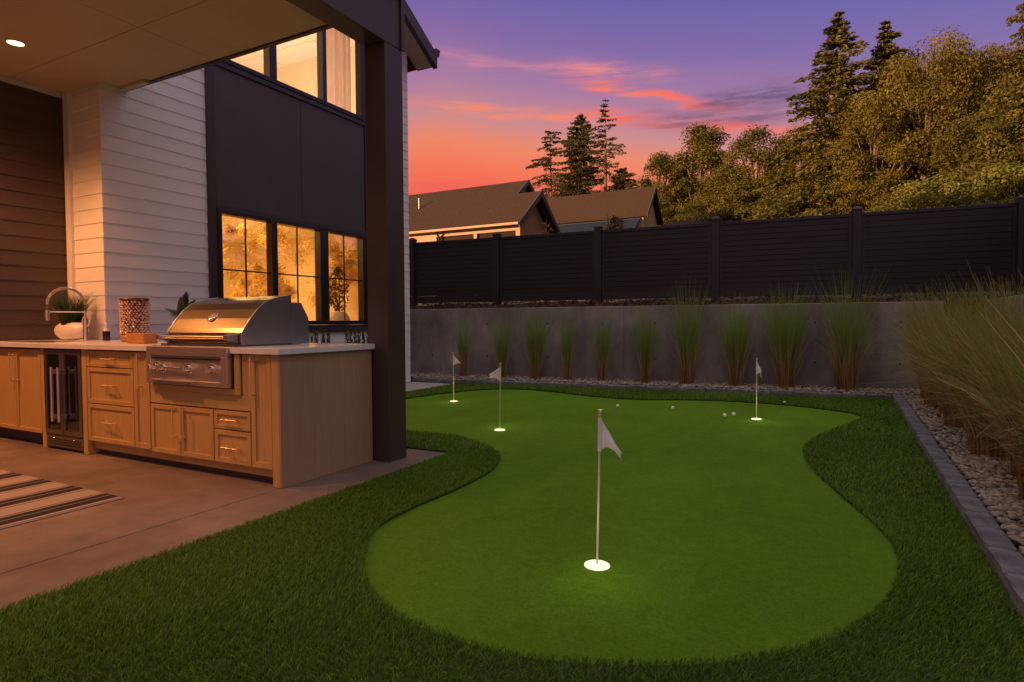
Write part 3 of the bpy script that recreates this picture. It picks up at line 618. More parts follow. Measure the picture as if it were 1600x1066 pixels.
# furniture behind the lower window, plus foliage added to imitate reflected trees
VASE = mat('amber_pot', (.75, .55, .35), None, 5, .4)
it = thing('indoor_plant', 'leafy potted plant in a rounded pot behind the right hand lower window pane', 'potted plant', (-7.12, 7.42, .99))
MB().lathe([(.06, 0), (.15, .04), (.19, .14), (.14, .25), (.09, .28)], n=20).build('pot', VASE, it, rel=False)
r2 = np.random.default_rng(9); V = []; F = []; TN = []
for q in range(420):
    th, ph = r2.uniform(0, 6.28), r2.uniform(0, 1); hh = r2.uniform(.3, 1.0); rad = .17*math.sin(min(1, (hh-.22)/.8)*math.pi)**.5*r2.uniform(.3, 1)
    c = np.array((rad*math.cos(th), rad*math.sin(th), hh)); d1 = r2.normal(0, 1, 3); d1 /= np.linalg.norm(d1); d2 = np.cross(d1, r2.normal(0, 1, 3)); d2 /= np.linalg.norm(d2)
    V += [c-d1*.035, c+d2*.015, c+d1*.035, c-d2*.015]; F.append([4*q, 4*q+1, 4*q+2, 4*q+3]); TN += [r2.uniform(0, 1)]*4
npobj('foliage', npmesh('foliage', V, F, LEAFB, TN), it)
REFLEAF = mat('reflected_gold_leaf', (.55, .30, .05), (1.0, .80, .30), attr='tone', rough=.5, trans=.4)  # gold of sunlit reflected trees put into the leaf colour
for q_, (yy, xx_, lb_) in enumerate(((5.35, -7.6, 'dense golden foliage added behind the left lower window pane in place of tree reflections'), (6.55, -7.75, 'dense golden foliage added behind the middle lower window pane in place of tree reflections'), (7.95, -7.62, 'pale golden foliage added behind the right lower window pane, top half, in place of tree reflections'))):
    t_i = thing('reflection_stand_in', lb_, 'potted plant', (xx_, yy, .99 if xx_ > -7.5 else .36), 0, 'foliage added in place of reflections in the kitchen window')
    z_ = .99 if xx_ > -7.5 else .36
    MB().lathe([(.12, 0), (.17, .25), (.15, .26)], n=20).build('pot', VASE, t_i, rel=False); MB().tube([(0, 0, .2), (.02, 0, 1.9)], [.02, .01], 6).build('trunk', BARK, t_i, rel=False)
    r4 = np.random.default_rng(70+q_); nb_ = 34
    C_ = np.column_stack([r4.uniform(-.3, .3, nb_), r4.uniform(-.42, .42 if q_ < 2 else .3, nb_), r4.uniform(1.05, 2.15, nb_)]); Rr_ = r4.uniform(.10, .22, nb_); id_ = np.repeat(np.arange(nb_), 150); n_ = len(id_)
    dd = r4.normal(0, 1, (n_, 3)); dd /= np.linalg.norm(dd, axis=1)[:, None]; c_ = C_[id_]+dd*(Rr_[id_]*r4.uniform(.2, 1, n_))[:, None]
    dr = r4.normal(0, 1, (nb_, 3))[id_]*.8+r4.normal(0, .6, (n_, 3)); dr /= np.linalg.norm(dr, axis=1)[:, None]; e_ = np.cross(dr, r4.normal(0, 1, (n_, 3))); e_ /= np.linalg.norm(e_, axis=1)[:, None]; L_i = r4.uniform(.02, .045, n_)[:, None]
    V_ = np.stack([c_-dr*L_i, c_+e_*L_i*.28, c_+dr*L_i, c_-e_*L_i*.28], 1).reshape(-1, 3)
    npobj('foliage', npmesh('foliage', V_, np.arange(len(V_)).reshape(-1, 4), REFLEAF, np.repeat(np.clip(r4.normal(.5, .3, n_), 0, 1), 4)), t_i)
MB().box(-7.40, -6.95, 4.87, 8.0, .36, .985).build('window_bench', ROOMW, house, bev=.01)
# patio cover
for (x0, x1) in ((-7.39, -5.226), (-5.220, -3.205)):
    for (y0, y1) in ((3.136, 3.855), (1.90, 3.13), (.66, 1.894), (-.58, .654), (-1.82, -.586), (-3.0, -1.826)):
        MB().box(x0, x1, y0, y1, 3.600, 3.612).build('ceiling_panel', CEIL, house)
MB().box(-7.39, -2.95, -3.05, 3.85, 3.616, 3.95).build('patio_roof', DARKTRIM, house)
MB().box(-7.39, -3.205, 3.857, 3.90, 3.585, 3.96).build('roof_edge_board', DARKTRIM, house)
MB().box(-6.70, -6.25, 3.80, 3.856, 3.565, 3.599).build('ceiling_cleat', CEIL, house)
MB().box(-3.20, -3.0, -3.1, 3.86, 3.212, 3.99).build('beam', BRONZE, house, bev=.004)
MB().box(-2.999, -2.985, 3.835, 3.875, 3.212, 4.0).build('beam_end_trim', BRONZE, house)
MB().box(-2.999, -2.982, -3.1, 3.834, 3.62, 3.99).build('fascia', BRONZE, house)
MB().box(-3.20, -3.0, 3.65, 3.86, .012, 3.209).build('pillar', BRONZE, house, bev=.004)
MB().box(-7.39, -7.1, -3.3, -3.0, -.05, 3.6).build('wall_core', TRIMW, house)
# downlights
def downlight(x, y, label, e, cone):
    t = thing('ceiling_light', label, 'ceiling light', (x, y, 3.6), 0, 'recessed lights in the patio ceiling')
    MB().lathe([(.076, -.001), (.078, -.006), (.064, -.008), (.062, -.001)], n=32, cap=False).build('trim_ring', WHITE, t, rel=False)
    MB().lathe([(.062, -.002), (.062, -.0045), (0, -.0045)], n=32, cap=False).build('lens', GLOW, t, rel=False)
    lamp('downlight_bulb', 'SPOT', (x, y, 3.58), e*1.08, (1, .37, .11), .06, spot=R_(cone), parent=t)
downlight(-6.455, 2.78, 'round recessed ceiling light glowing above the sink at the left', 55, 92)
downlight(-4.5, 1.15, 'round recessed ceiling light above the patio in front of the grill, out of view', 150, 98)
downlight(-6.95, 1.45, 'round recessed ceiling light near the dark wall, out of view to the left', 330, 150)
downlight(-4.5, -.6, 'round recessed ceiling light over the striped rug, out of view', 80, 104)
spk = MB().lathe([(.11, -.001), (.112, -.006), (.0, -.008)], (-6.99, 2.72, 3.6), 28, cap=False).build('ceiling_speaker', mat('speaker_grille', (.16, .13, .10), None, 60, .7))
tag(spk, 'dark round speaker grille in the ceiling left of the lit downlight', 'speaker')

# ================================================================ OUTDOOR KITCHEN
K = thing('outdoor_kitchen', 'oak fronted outdoor kitchen cabinets with pale marble countertop beside the pillar', 'outdoor kitchen', (-5.2, 3.2, .012))
MB().box(-7.36, -6.135, 2.80, 3.60, .12, .882).build('carcass', WOODD, K)
MB().box(-5.415, -3.20, 2.80, 3.60, .12, .60).build('carcass', WOODD, K)
MB().box(-5.415, -4.56, 2.80, 3.60, .601, .882).build('carcass', WOODD, K)
MB().box(-3.55, -3.20, 2.80, 3.60, .601, .882).build('carcass', WOODD, K)
for x0, x1 in ((-7.36, -6.135), (-5.415, -3.235)): MB().box(x0, x1, 2.845, 2.86, .013, .119).build('toe_kick', WOODD, K)
MB().box(-5.41, -3.235, 2.80, 2.844, .060, .119).build('bottom_rail', WOOD, K)
for x0, x1 in ((-6.132, -6.068), (-5.482, -5.418)): MB().box(x0, x1, 2.752, 3.6, .013, .883).build('side_panel', WOOD, K, bev=.002)
def handle(parent, x, z, L, vert, y):
    m = MB()
    if vert: m.tube([(x, y-.03, z-L/2), (x, y-.03, z+L/2)], .0055, 8); ends = [(x, z-L/2+.02), (x, z+L/2-.02)]
    else: m.tube([(x-L/2, y-.03, z), (x+L/2, y-.03, z)], .0055, 8); ends = [(x-L/2+.02, z), (x+L/2-.02, z)]
    for a, b in ends: m.tube([(a, y+.001, b), (a, y-.034, b)], [.009, .006], 8)
    for a, b in ends:
        if vert: m.tube([(a, y-.03, b-.006), (a, y-.03, b+.006)], .0085, 8)
        else: m.tube([(a-.006, y-.03, b), (a+.006, y-.03, b)], .0085, 8)
    return m.build('handle', BRASS, parent)
def shaker(name, x0, x1, z0, z1, hd=None, fw=.034, y=2.752):
    m = MB(); f = fw
    m.box(x0, x0+f, y, y+.02, z0, z1); m.box(x1-f, x1, y, y+.02, z0, z1)
    m.box(x0+f+.0002, x1-f-.0002, y, y+.02, z0, z0+f); m.box(x0+f+.0002, x1-f-.0002, y, y+.02, z1-f, z1)
    m.box(x0+f-.002, x1-f+.002, y+.010, y+.019, z0+f-.002, z1-f+.002)
    o = m.build(name, WOOD, K, bev=.0015)
    if hd: handle(o, *hd, y)
    return o
shaker('cabinet_door', -7.30, -7.0, .13, .868, None); shaker('cabinet_door', -6.995, -6.58, .13, .868, (-6.615, .70, .27, True)); shaker('cabinet_door', -6.573, -6.14, .13, .868, (-6.535, .70, .27, True))
shaker('drawer', -5.405, -4.765, .745, .872, (-5.075, .81, .16, False), .03); shaker('drawer', -5.405, -4.765, .447, .738, (-5.075, .60, .16, False)); shaker('drawer', -5.405, -4.765, .135, .440, (-5.075, .30, .16, False))
shaker('cabinet_door', -4.757, -4.560, .135, .872, (-4.66, .73, .27, True), .04)
shaker('cabinet_door', -4.548, -4.200, .125, .488, (-4.245, .37, .25, True)); shaker('cabinet_door', -4.193, -3.828, .125, .488, (-4.15, .37, .25, True))
shaker('drawer', -3.815, -3.447, .360, .488, (-3.63, .428, .16, False), .03); shaker('drawer', -3.815, -3.447, .125, .352, (-3.63, .235, .16, False))
shaker('cabinet_door', -3.435, -3.240, .125, .878, (-3.40, .73, .27, True), .04)
m = MB(); m.box(-4.55, -3.44, 2.754, 2.775, .497, .60); m.box(-4.55, -4.51, 2.754, 2.775, .601, .878); m.box(-3.52, -3.44, 2.754, 2.775, .601, .878); m.build('grill_surround', WOOD, K, bev=.002)
m = MB(); m.box(-4.505, -3.525, 2.738, 2.753, .602, .640); m.box(-3.580, -3.525, 2.738, 2.753, .6405, .88); m.build('surround_trim', WOOD, K, bev=.002)
MB().box(-3.232, -3.168, 2.748, 2.80, .013, .883).build('corner_post', WOOD, K, bev=.002)
for y0, y1 in ((2.7485, 3.04), (3.0408, 3.33), (3.3308, 3.63)): MB().box(-3.1675, -3.150, y0, y1, .013, .883).build('end_plank', WOODE, K, bev=.001)
MB().box(-3.24, -3.168, 2.801, 3.60, .013, .883).build('carcass', WOODD, K)
MB().box(-7.395, -4.515, 2.72, 3.64, .885, .925).build('countertop', MARBLE, K, bev=.003)
MB().box(-3.60, -3.125, 2.72, 3.645, .885, .925).build('countertop', MARBLE, K, bev=.003)
MB().box(-4.514, -3.601, 3.36, 3.645, .885, .925).build('countertop', MARBLE, K)
MB().box(-7.05, -6.35, 2.86, 3.22, .9252, .9275).build('sink', mat('sink_rim', (.10, .08, .07), None, 5, .3), K)
MB().box(-3.45, -3.2, 3.641, 3.649, .013, .88).build('carcass', WOODD, K)
# beverage fridge
FR = thing('beverage_fridge', 'narrow stainless beverage fridge with two dark glass doors and bar handles', 'fridge', (-5.775, 3.1, .03))
MB().box(-6.06, -5.49, 2.785, 3.4, .03, .878).build('body', BLACK, FR)
for x0, x1, hx in ((-6.06, -5.778, -5.825), (-5.772, -5.49, -5.72)):
    m = MB(); f = .034; m.box(x0, x0+f, 2.742, 2.782, .145, .872); m.box(x1-f, x1, 2.742, 2.782, .145, .872); m.box(x0+f, x1-f, 2.742, 2.782, .145, .185); m.box(x0+f, x1-f, 2.742, 2.782, .832, .872)
    d = m.build('door', DSTEEL, FR, bev=.002); MB().box(x0+f, x1-f, 2.752, 2.756, .186, .831).build('glass', FGL, d)
    m = MB(); m.tube([(hx, 2.69, .27), (hx, 2.69, .73)], .013, 12)
    for z in (.31, .69): m.box(hx-.012, hx+.012, 2.69, 2.742, z-.02, z+.02)
    m.build('handle', CHROME, d)
m = MB()
for z in (.33, .50, .67): m.box(-6.02, -5.53, 2.80, 2.786, z, z+.008)
m.build('shelf', CHROME, FR)
g_ = MB().box(-6.06, -5.49, 2.75, 2.784, .035, .138).build('kick_grille', DSTEEL, FR, bev=.002)
for z in (.06, .08, .10): MB().box(-6.03, -5.52, 2.747, 2.7495, z, z+.006).build('louvre', BLACK, g_)
for x in (-5.93, -5.62): MB().lathe([(.007, 0), (.004, .006)], (0, 0, 0), 10).build('screw', CHROME, g_, rel=False).matrix_basis = Matrix.Translation((x+5.775-(-0), 0, 0)) if False else Matrix.Translation((x, 2.747, .112)) @ Matrix.Rotation(R_(90), 4, 'X')
for o in list(g_.children):
    if o.name.startswith('screw'): o.matrix_parent_inverse = world(g_).inverted()
# grill
G = thing('gas_grill', 'large built-in stainless steel gas grill with closed domed hood', 'grill', (-4.05, 3.0, .90))
XL, XR = -4.44, -3.60
hp = [(2.83, .945), (2.825, 1.02), (2.845, 1.055), (2.90, 1.125), (2.96, 1.19), (3.02, 1.238), (3.08, 1.262), (3.16, 1.282), (3.262, 1.298), (3.262, .945)]
MB().prism(hp[1:-1]+[(3.262, 1.02)], XL+.012, XR-.012, 'x').build('hood', STEEL, G, bev=.004)
MB().prism([(2.822, .950), (2.822, 1.017), (3.262, 1.017), (3.262, .950)], XL+.012, XR-.012, 'x').build('hood_lip', STEEL, G, bev=.003)
for x0, x1 in ((XL, XL+.0115), (XR-.0115, XR)): MB().prism([(2.82, .940)]+[(y-.004, z+.004) for y, z in hp[1:-1]]+[(3.266, .940)], x0, x1, 'x').build('hood_side', STEELS, G, bev=.003)
MB().prism([(3.27, .93), (3.27, 1.245), (3.36, 1.245), (3.43, 1.13), (3.44, .93)], XL+.02, XR-.006, 'x').build('rear_housing', STEELS, G, bev=.003)
m = MB(); m.tube([(-4.40, 2.755, .992), (-3.66, 2.755, .992)], .013, 14); m.build('hood_handle', CHROME, G)
for x in (-4.42, -3.655): MB().prism([(2.735, .975), (2.735, 1.010), (2.821, 1.017), (2.821, .955)], x-.02 if x < -4 else x-.025, x+.02, 'x').build('handle_bracket', STEELS, G, bev=.004)
MB().box(-4.50, -3.598, 2.745, 3.35, .884, .9285).build('base_tray', STEELS, G, bev=.003)
MB().box(-4.48, -3.61, 2.80, 3.30, .929, .944).build('firebox_rim', DSTEEL, G)
m = MB(); m.box(-4.503, -3.602, 2.70, 2.744, .862, .925); m.box(-4.503, -4.452, 2.70, 2.744, .652, .861); m.box(-3.667, -3.602, 2.70, 2.744, .652, .861); m.box(-4.451, -3.668, 2.70, 2.744, .652, .684)
m.build('control_frame', STEELP, G, bev=.003)
MB().box(-4.46, -3.66, 2.716, 2.745, .680, .866).build('control_panel', STEELP, G)
MB().box(-4.45, -3.67, 2.705, 2.7155, .835, .845).build('panel_groove', BLACK, G)
MB().box(-4.40, -3.95, 2.68, 2.6995, .655, .682).build('drip_tray_lip', STEELS, G, bev=.002)
MB().box(-4.495, -3.605, 2.745, 3.3, .64, .88).build('firebox', DSTEEL, G)
for x in (-4.405, -4.315, -4.02, -3.775):
    k = MB().tube([(x, 2.7155, .775), (x, 2.708, .775)], [.036, .034], 24).build('knob', CHROME, G, bev=.001)
    MB().tube([(x, 2.7075, .775), (x, 2.672, .775)], [.022, .018], 20).build('knob_grip', CHROME, k)
    MB().box(x-.006, x+.006, 2.655, 2.671, .752, .798).build('knob_bar', CHROME, k, bev=.002)
MB().tube([(-4.27, 2.690, .775), (-4.07, 2.690, .775)], .006, 8).build('tool_rod', DSTEEL, G)
th = MB().lathe([(.042, 0), (.042, .008), (.034, .012), (0, .012)], n=28).build('thermometer', CHROME, G, rel=False)
th.matrix_parent_inverse = world(G).inverted(); th.matrix_basis = Matrix.Translation((-4.02, 2.908, 1.135)) @ Matrix.Rotation(R_(43), 4, 'X')
dl = MB().lathe([(.030, .0125), (0, .0126)], n=24, cap=False).build('dial', mat('dial_face', (.55, .42, .34), None, 5, .3), G, rel=False)
dl.matrix_parent_inverse = world(G).inverted(); dl.matrix_basis = th.matrix_basis.copy()

# ================================================================ COUNTERTOP THINGS
CT = .9255
fa = thing('faucet', 'tall spring neck kitchen faucet with pull-down spray head at the sink', 'faucet', (-6.6, 3.36, CT))
MB().tube([(0, 0, 0), (0, 0, .22)], [.024, .022], 16).build('column', CHROME, fa, rel=False, bev=.001)
MB().tube([(0, 0, .221), (0, 0, .30)], [.013, .013], 12).build('riser', CHROME, fa, rel=False)
arc = [(0, -.165+.165*math.cos(t), .36+.155*math.sin(t)) for t in [math.pi*k/26 for k in range(27)]]
MB().tube([(0, 0, .30), (0, 0, .36)]+arc[1:], .0085, 10).build('hose', DSTEEL, fa, rel=False)
coil = []
for k in range(26*14):
    u = k/(26*14-1); t = math.pi*u; c = Vector((0, -.165+.165*math.cos(t), .36+.155*math.sin(t))); nrm = Vector((0, math.cos(t), math.sin(t))); a = k*2*math.pi/9
    coil.append(c+(nrm*math.cos(a)+Vector((1, 0, 0))*math.sin(a))*.0125)
MB().tube(coil, .0028, 5).build('spring', CHROME, fa, rel=False)
MB().tube([(0, -.33, .36), (0, -.33, .30)], [.010, .010], 10).build('hose_end', DSTEEL, fa, rel=False)
MB().tube([(0, -.33, .30), (0, -.33, .20)], [.021, .019], 14).build('spray_head', CHROME, fa, rel=False)
MB().tube([(0, 0, .285), (0, -.325, .285)], .006, 8).build('support_arm', CHROME, fa, rel=False)
MB().tube([(.02, 0, .14), (.06, 0, .16), (.07, 0, .22)], .006, 8).build('lever', CHROME, fa, rel=False)
op = thing('potted_plant', 'spiky green grass plant in a long white oval pot behind the faucet', 'potted plant', (-6.98, 3.42, CT), .15)
MB().lathe([(.04, 0), (.13, .012), (.19, .055), (.205, .095), (.19, .14), (.14, .172), (.10, .182)], n=36, sx=1.05, sy=.5).build('pot', CERAM, op, rel=False)
npobj('leaves', grass_mesh(55, 750, .33, .55, .007, .085, HERB, .35, base=.15, jit=.3), op)
sb = thing('soap_bottle', 'small glass bottle of dark soap beside the faucet', 'bottle', (-6.35, 3.42, CT))
MB().lathe([(.03, 0), (.034, .004), (.034, .085), (.028, .095)], n=20).build('liquid', mat('dark_soap', (.02, .015, .02), None, 5, .1), sb, rel=False)
MB().lathe([(.028, .096), (.012, .125), (.010, .15), (.014, .153), (.014, .175), (.004, .178)], n=18).build('neck', CERAM, sb, rel=False)
va = thing('lantern', 'tall cylindrical copper lantern wrapped in glass beads with a ring handle', 'lantern', (-5.66, 3.30, CT))
COP = mat('copper', (.16, .075, .04), (.22, .10, .055), 8, .4, .6)
MB().lathe([(.105, 0), (.115, .01), (.118, .06), (.105, .062)], n=32).build('base', mat('amber_wood', (.35, .16, .06), (.45, .22, .09), 8, .4), va, rel=False)
MB().lathe([(.104, .062), (.104, .375), (.098, .375), (.098, .064)], n=32, cap=False).build('body', COP, va, rel=False)
MB().lathe([(.112, .375), (.118, .381), (.118, .397), (.104, .400), (.100, .377)], n=32, cap=False).build('rim', COP, va, rel=False)
bm = bmesh.new(); bmesh.ops.create_icosphere(bm, subdivisions=2, radius=1); bv = np.array([v.co for v in bm.verts]); bf = np.array([[v.index for v in f.verts] for f in bm.faces]); bm.free()
V = []; F = []; q = 0; r2 = random.Random(5)
for row in range(15):
    for k in range(26):
        a = 2*math.pi*(k+.5*(row % 2))/26+r2.uniform(-.04, .04); c = np.array((.113*math.cos(a), .113*math.sin(a), .078+row*.0203+r2.uniform(-.003, .003))); V.append(bv*r2.uniform(.0085, .0125)+c); F.append(bf+q*len(bv)); q += 1
BEAD = mat('glass_bead', (.60, .36, .24), (.95, .74, .60), 60, .1, .3, spec=1)
npobj('bead_wrap', npmesh('bead_wrap', np.concatenate(V), np.concatenate(F), BEAD, smooth=True), va)['kind'] = 'stuff'
MB().tube([(.112+.0, -.02+.04*math.sin(t), .345+.035*math.cos(t)) if False else (.112+.03*math.sin(t), 0, .345+.04*math.cos(t)) for t in [math.pi*k/12 for k in range(13)]], .007, 8).build('ring_handle', COP, va, rel=False)
wb = MB().box(-5.24, -5.0, 2.98, 3.10, CT, CT+.085).build('wooden_box', mat('amber_box', (.42, .18, .05), (.52, .25, .08), 8, .4, stretch=(1, 6, 6)), bev=.008); tag(wb, 'small amber wooden box on the counter between lantern and grill', 'box')
# leafy plant behind the grill
lp = thing('potted_plant', 'vase of broad glossy dark leaves behind the left end of the grill hood', 'potted plant', (-5.12, 3.42, CT))
MB().lathe([(.05, 0), (.07, .02), (.075, .09), (.045, .14), (.04, .15)], n=20).build('vase', mat('copper_vase', (.6, .3, .18), None, 5, .3, .6), lp, rel=False)
def leaf(L, w, loc, rot):
    V = []; F = []
    for i in range(7):
        t = i/6; ww = w*math.sin(math.pi*min(1, t*.93+.05))**.8; z = .12*L*math.sin(t*2.2)
        V += [(L*t, -ww, z+.18*ww), (L*t, 0, z), (L*t, ww, z+.18*ww)]
    for i in range(6): b = i*3; F += [(b, b+1, b+4, b+3), (b+1, b+2, b+5, b+4)]
    o = MB().add(V, F, True).build('leaf', BIGLEAF, lp, rel=False); o.location = loc; o.rotation_euler = rot; md = o.modifiers.new('thickness', 'SOLIDIFY'); md.thickness = .002
for i, (L, w, a, e) in enumerate(((.2, .045, 3.0, 1.0), (.22, .05, .3, 1.0), (.24, .045, 1.2, 1.3), (.2, .05, 4.4, .7), (.23, .045, 5.4, 1.15), (.19, .05, 3.6, .4), (.2, .045, 2.2, .8), (.17, .045, 5.0, .3), (.24, .04, .0, 1.35))):
    leaf(L, w, (.01*math.cos(a), .01*math.sin(a), .15+.03*(i % 3)), (0, -e, a))
# shrubs under the window
for i, (y, h) in enumerate((y_, h_-.05) for y_, h_ in ((6.05, .93), (6.13, 1.0), (6.26, 1.02), (6.36, .97), (6.73, 1.04), (6.81, 1.02), (6.90, .99), (6.98, 1.03), (7.08, .98), (7.19, 1.0))):
    r3 = np.random.default_rng(60+i)
    names = ['slim upright evergreen shrub just right of the grill', 'second slim evergreen shrub right of the grill', 'third slim evergreen shrub right of the grill', 'lone thin evergreen shrub, last of the four near the grill',
             'leftmost of the six slim evergreens beside the pillar', 'second of the six slim evergreens beside the pillar', 'third of the six slim evergreens beside the pillar', 'fourth of the six slim evergreens beside the pillar',
             'fifth of the six slim evergreens beside the pillar', 'evergreen shrub closest to the pillar under the window sill']
    t = thing('evergreen_shrub', names[i], 'shrub', (-6.3, y, .01), 0, 'slim evergreen shrubs under the kitchen window')
    MB().tube([(0, 0, 0), (0, 0, h*.9)], [.012, .004], 6).build('stem', BARK, t, rel=False)
    n_ = 420; z = r3.uniform(.06, 1, n_)*h; rad = .050*np.sqrt(np.clip(1.02-z/h, 0, 1))*r3.uniform(.3, 1, n_)+.004; a = r3.uniform(0, 6.28, n_)
    c = np.column_stack([rad*np.cos(a), rad*np.sin(a), z]); d = np.column_stack([np.cos(a)*.5, np.sin(a)*.5, np.full(n_, 1.)])*.026+r3.normal(0, .006, (n_, 3)); s_ = np.column_stack([-np.sin(a), np.cos(a), 0*a])*.008
    V = np.stack([c-s_, c+s_, c+s_*.4+d, c-s_*.4+d], 1).reshape(-1, 3)
    npobj('foliage', npmesh('foliage', V, (np.arange(n_)*4)[:, None]+np.arange(4)[None], HERB, np.repeat(r3.uniform(0, 1, n_), 4)), t)
# rug
rm = bpy.data.materials.new('striped_rug'); rm.use_nodes = True; nt = rm.node_tree; nt.nodes.clear()
tx = nn('ShaderNodeTexCoord'); sx = nn('ShaderNodeSeparateXYZ'); nt.links.new(tx.outputs['Object'], sx.inputs[0])
u = M('ADD', M('MULTIPLY', sx.outputs[0], -1.0), -3.851)
f_ = M('DIVIDE', M('FLOORED_MODULO', u, .39), .39)
CR_, BK_ = (.29, .235, .215, 1), (.008, .006, .007, 1)
rc = ramp(f_, [(0, CR_), (.03, BK_), (.055, CR_), (.13, BK_), (.34, CR_), (.36, BK_), (.52, CR_), (.57, BK_), (.60, CR_)], 'CONSTANT')
pb = nn('ShaderNodeBsdfPrincipled'); pb.inputs['Roughness'].default_value = .95; nt.links.new(rc, pb.inputs[0])
nb = nn('ShaderNodeTexNoise'); nb.inputs['Scale'].default_value = 220; nt.links.new(tx.outputs['Object'], nb.inputs['Vector']); bb = nn('ShaderNodeBump'); bb.inputs['Strength'].default_value = .4; nt.links.new(nb.outputs[0], bb.inputs['Height']); nt.links.new(bb.outputs[0], pb.inputs['Normal'])
nt.links.new(pb.outputs[0], nn('ShaderNodeOutputMaterial').inputs[0])
rg = MB().box(-6.1, -3.851, -.3, 2.157, .0125, .020).build('striped_rug', rm, bev=.003); tag(rg, 'black and cream striped flat rug lying on the patio floor', 'rug')

# ================================================================ NEIGHBOUR HOUSES
def gable(house_, x0, x1, ye, yr, yb, ze, zrg, m, ov=.25, th=.16):
    sf = (zrg-ze)/(yr-ye); sb_ = (zrg-ze)/(yb-yr)
    MB().prism([(ye-.0, ze), (yr, zrg), (yb, zrg-sb_*(yb-yr)), (yb, zrg-sb_*(yb-yr)-th), (yr, zrg-th), (ye, ze-th)], x0, x1, 'x').build('roof', m, house_)
NA = thing('neighbour_house', 'brown roofed neighbouring house with peach lit wall beyond the fence at left', 'house', (-20, 27, 2))
gable(NA, -42, -12.32, 24.0, 26.364, 28.6, 5.56, 7.32, ROOF)
gable(NA, -42, -13.62, 24.02, 27.6, 31.2, 5.565, 8.225, ROOF)
MB().prism([(24.3, 5.72), (27.6, 8.03), (30.9, 5.7)], -13.9, -13.85, 'x').build('gable_wall', NBROWN, NA)
MB().prism([(23.95, 5.50), (26.364, 7.34), (26.364, 7.05), (24.0, 5.25)], -12.315, -12.25, 'x').build('rake_board', DARKTRIM, NA)
MB().prism([(28.65, 5.55), (26.365, 7.34), (26.365, 7.05), (28.6, 5.28)], -12.315, -12.25, 'x').build('rake_board', DARKTRIM, NA)
MB().prism([(26.3, 7.285), (27.6, 8.25), (27.6, 8.0), (26.5, 7.2)], -13.615, -13.56, 'x').build('rake_board', DARKTRIM, NA)
MB().prism([(31.2, 5.55), (27.601, 8.25), (27.601, 8.0), (31.1, 5.35)], -13.615, -13.56, 'x').build('rake_board', DARKTRIM, NA)
MB().prism([(24.45, 1.5), (24.45, 5.6), (26.364, 6.95), (28.2, 5.5), (28.2, 1.5)], -42, -12.75, 'x').build('wall', NBROWN, NA)
MB().box(-42, -12.42, 24.30, 24.44, 5.20, 5.42).build('frieze_band', NWALL, NA)
for x0, x1 in ((-42, -16.95), (-14.84, -14.67), (-12.62, -12.42)): MB().box(x0, x1, 24.30, 24.44, 1.5, 5.199).build('pier', NWALL, NA)
for x0, x1 in ((-16.94, -14.85), (-14.66, -12.63)):
    w_ = MB().box(x0, x1, 24.40, 24.43, 1.5, 5.19).build('window', mat('nb_glass', (.035, .018, .010), None, 5, .7, spec=.1), NA)
MB().prism([(23.88, 5.50), (23.88, 5.40), (24.0, 5.38), (24.0, 5.50)], -42, -12.3, 'x').build('gutter', NWALL, NA)
MB().tube([(-16.75, 23.95, 5.4), (-16.75, 24.2, 5.2), (-16.75, 24.26, 5.1), (-16.75, 24.26, 1.5)], .05, 8).build('downpipe', DARKTRIM, NA)
MB().tube([(-19.2, 26.0, 7.0), (-19.2, 26.0, 7.6)], .05, 8).build('vent_pipe', DSTEEL, NA)
MB().box(-20.2, -19.85, 25.3, 25.6, 6.5, 6.75).build('roof_vent', DSTEEL, NA)
NB = thing('neighbour_house', 'second neighbouring house with plain brown gable roof and ochre end wall', 'house', (-13, 36, 2))
gable(NB, -30, -9.35, 34.14, 35.96, 37.7, 7.2, 9.06, ROOF)
MB().prism([(34.1, 7.16), (35.96, 9.08), (35.96, 8.8), (34.15, 6.95)], -9.345, -9.28, 'x').build('rake_board', DARKTRIM, NB)
MB().prism([(37.75, 7.1), (35.961, 9.08), (35.961, 8.8), (37.7, 6.85)], -9.345, -9.28, 'x').build('rake_board', DARKTRIM, NB)
MB().prism([(34.4, 1.5), (34.4, 7.1), (35.96, 8.7), (37.4, 7.0), (37.4, 1.5)], -30, -9.6, 'x').build('wall', NYEL, NB)
MB().box(-9.95, -9.59, 34.30, 34.39, 1.5, 7.0).build('corner_board', NWALL, NB)
MB().prism([(32.6, 5.9), (34.39, 7.10), (34.39, 6.95), (32.6, 5.75)], -30, -9.75, 'x').build('lower_roof', ROOFD, NB)
d_ = MB().prism([(-11.3, 6.0), (-10.75, 6.95), (-10.25, 6.0)], 32.4, 34.2, 'y').build('dormer', ROOF, NB)
NC = thing('neighbour_house', 'low brown roof just showing over the fence at the centre right', 'house', (-8, 41, 3))
gable(NC, -9.8, -5.6, 39, 41, 43, 6.5, 7.75, ROOF); MB().box(-9.5, -5.8, 39.3, 42.7, 2, 6.4).build('wall', NYEL, NC)

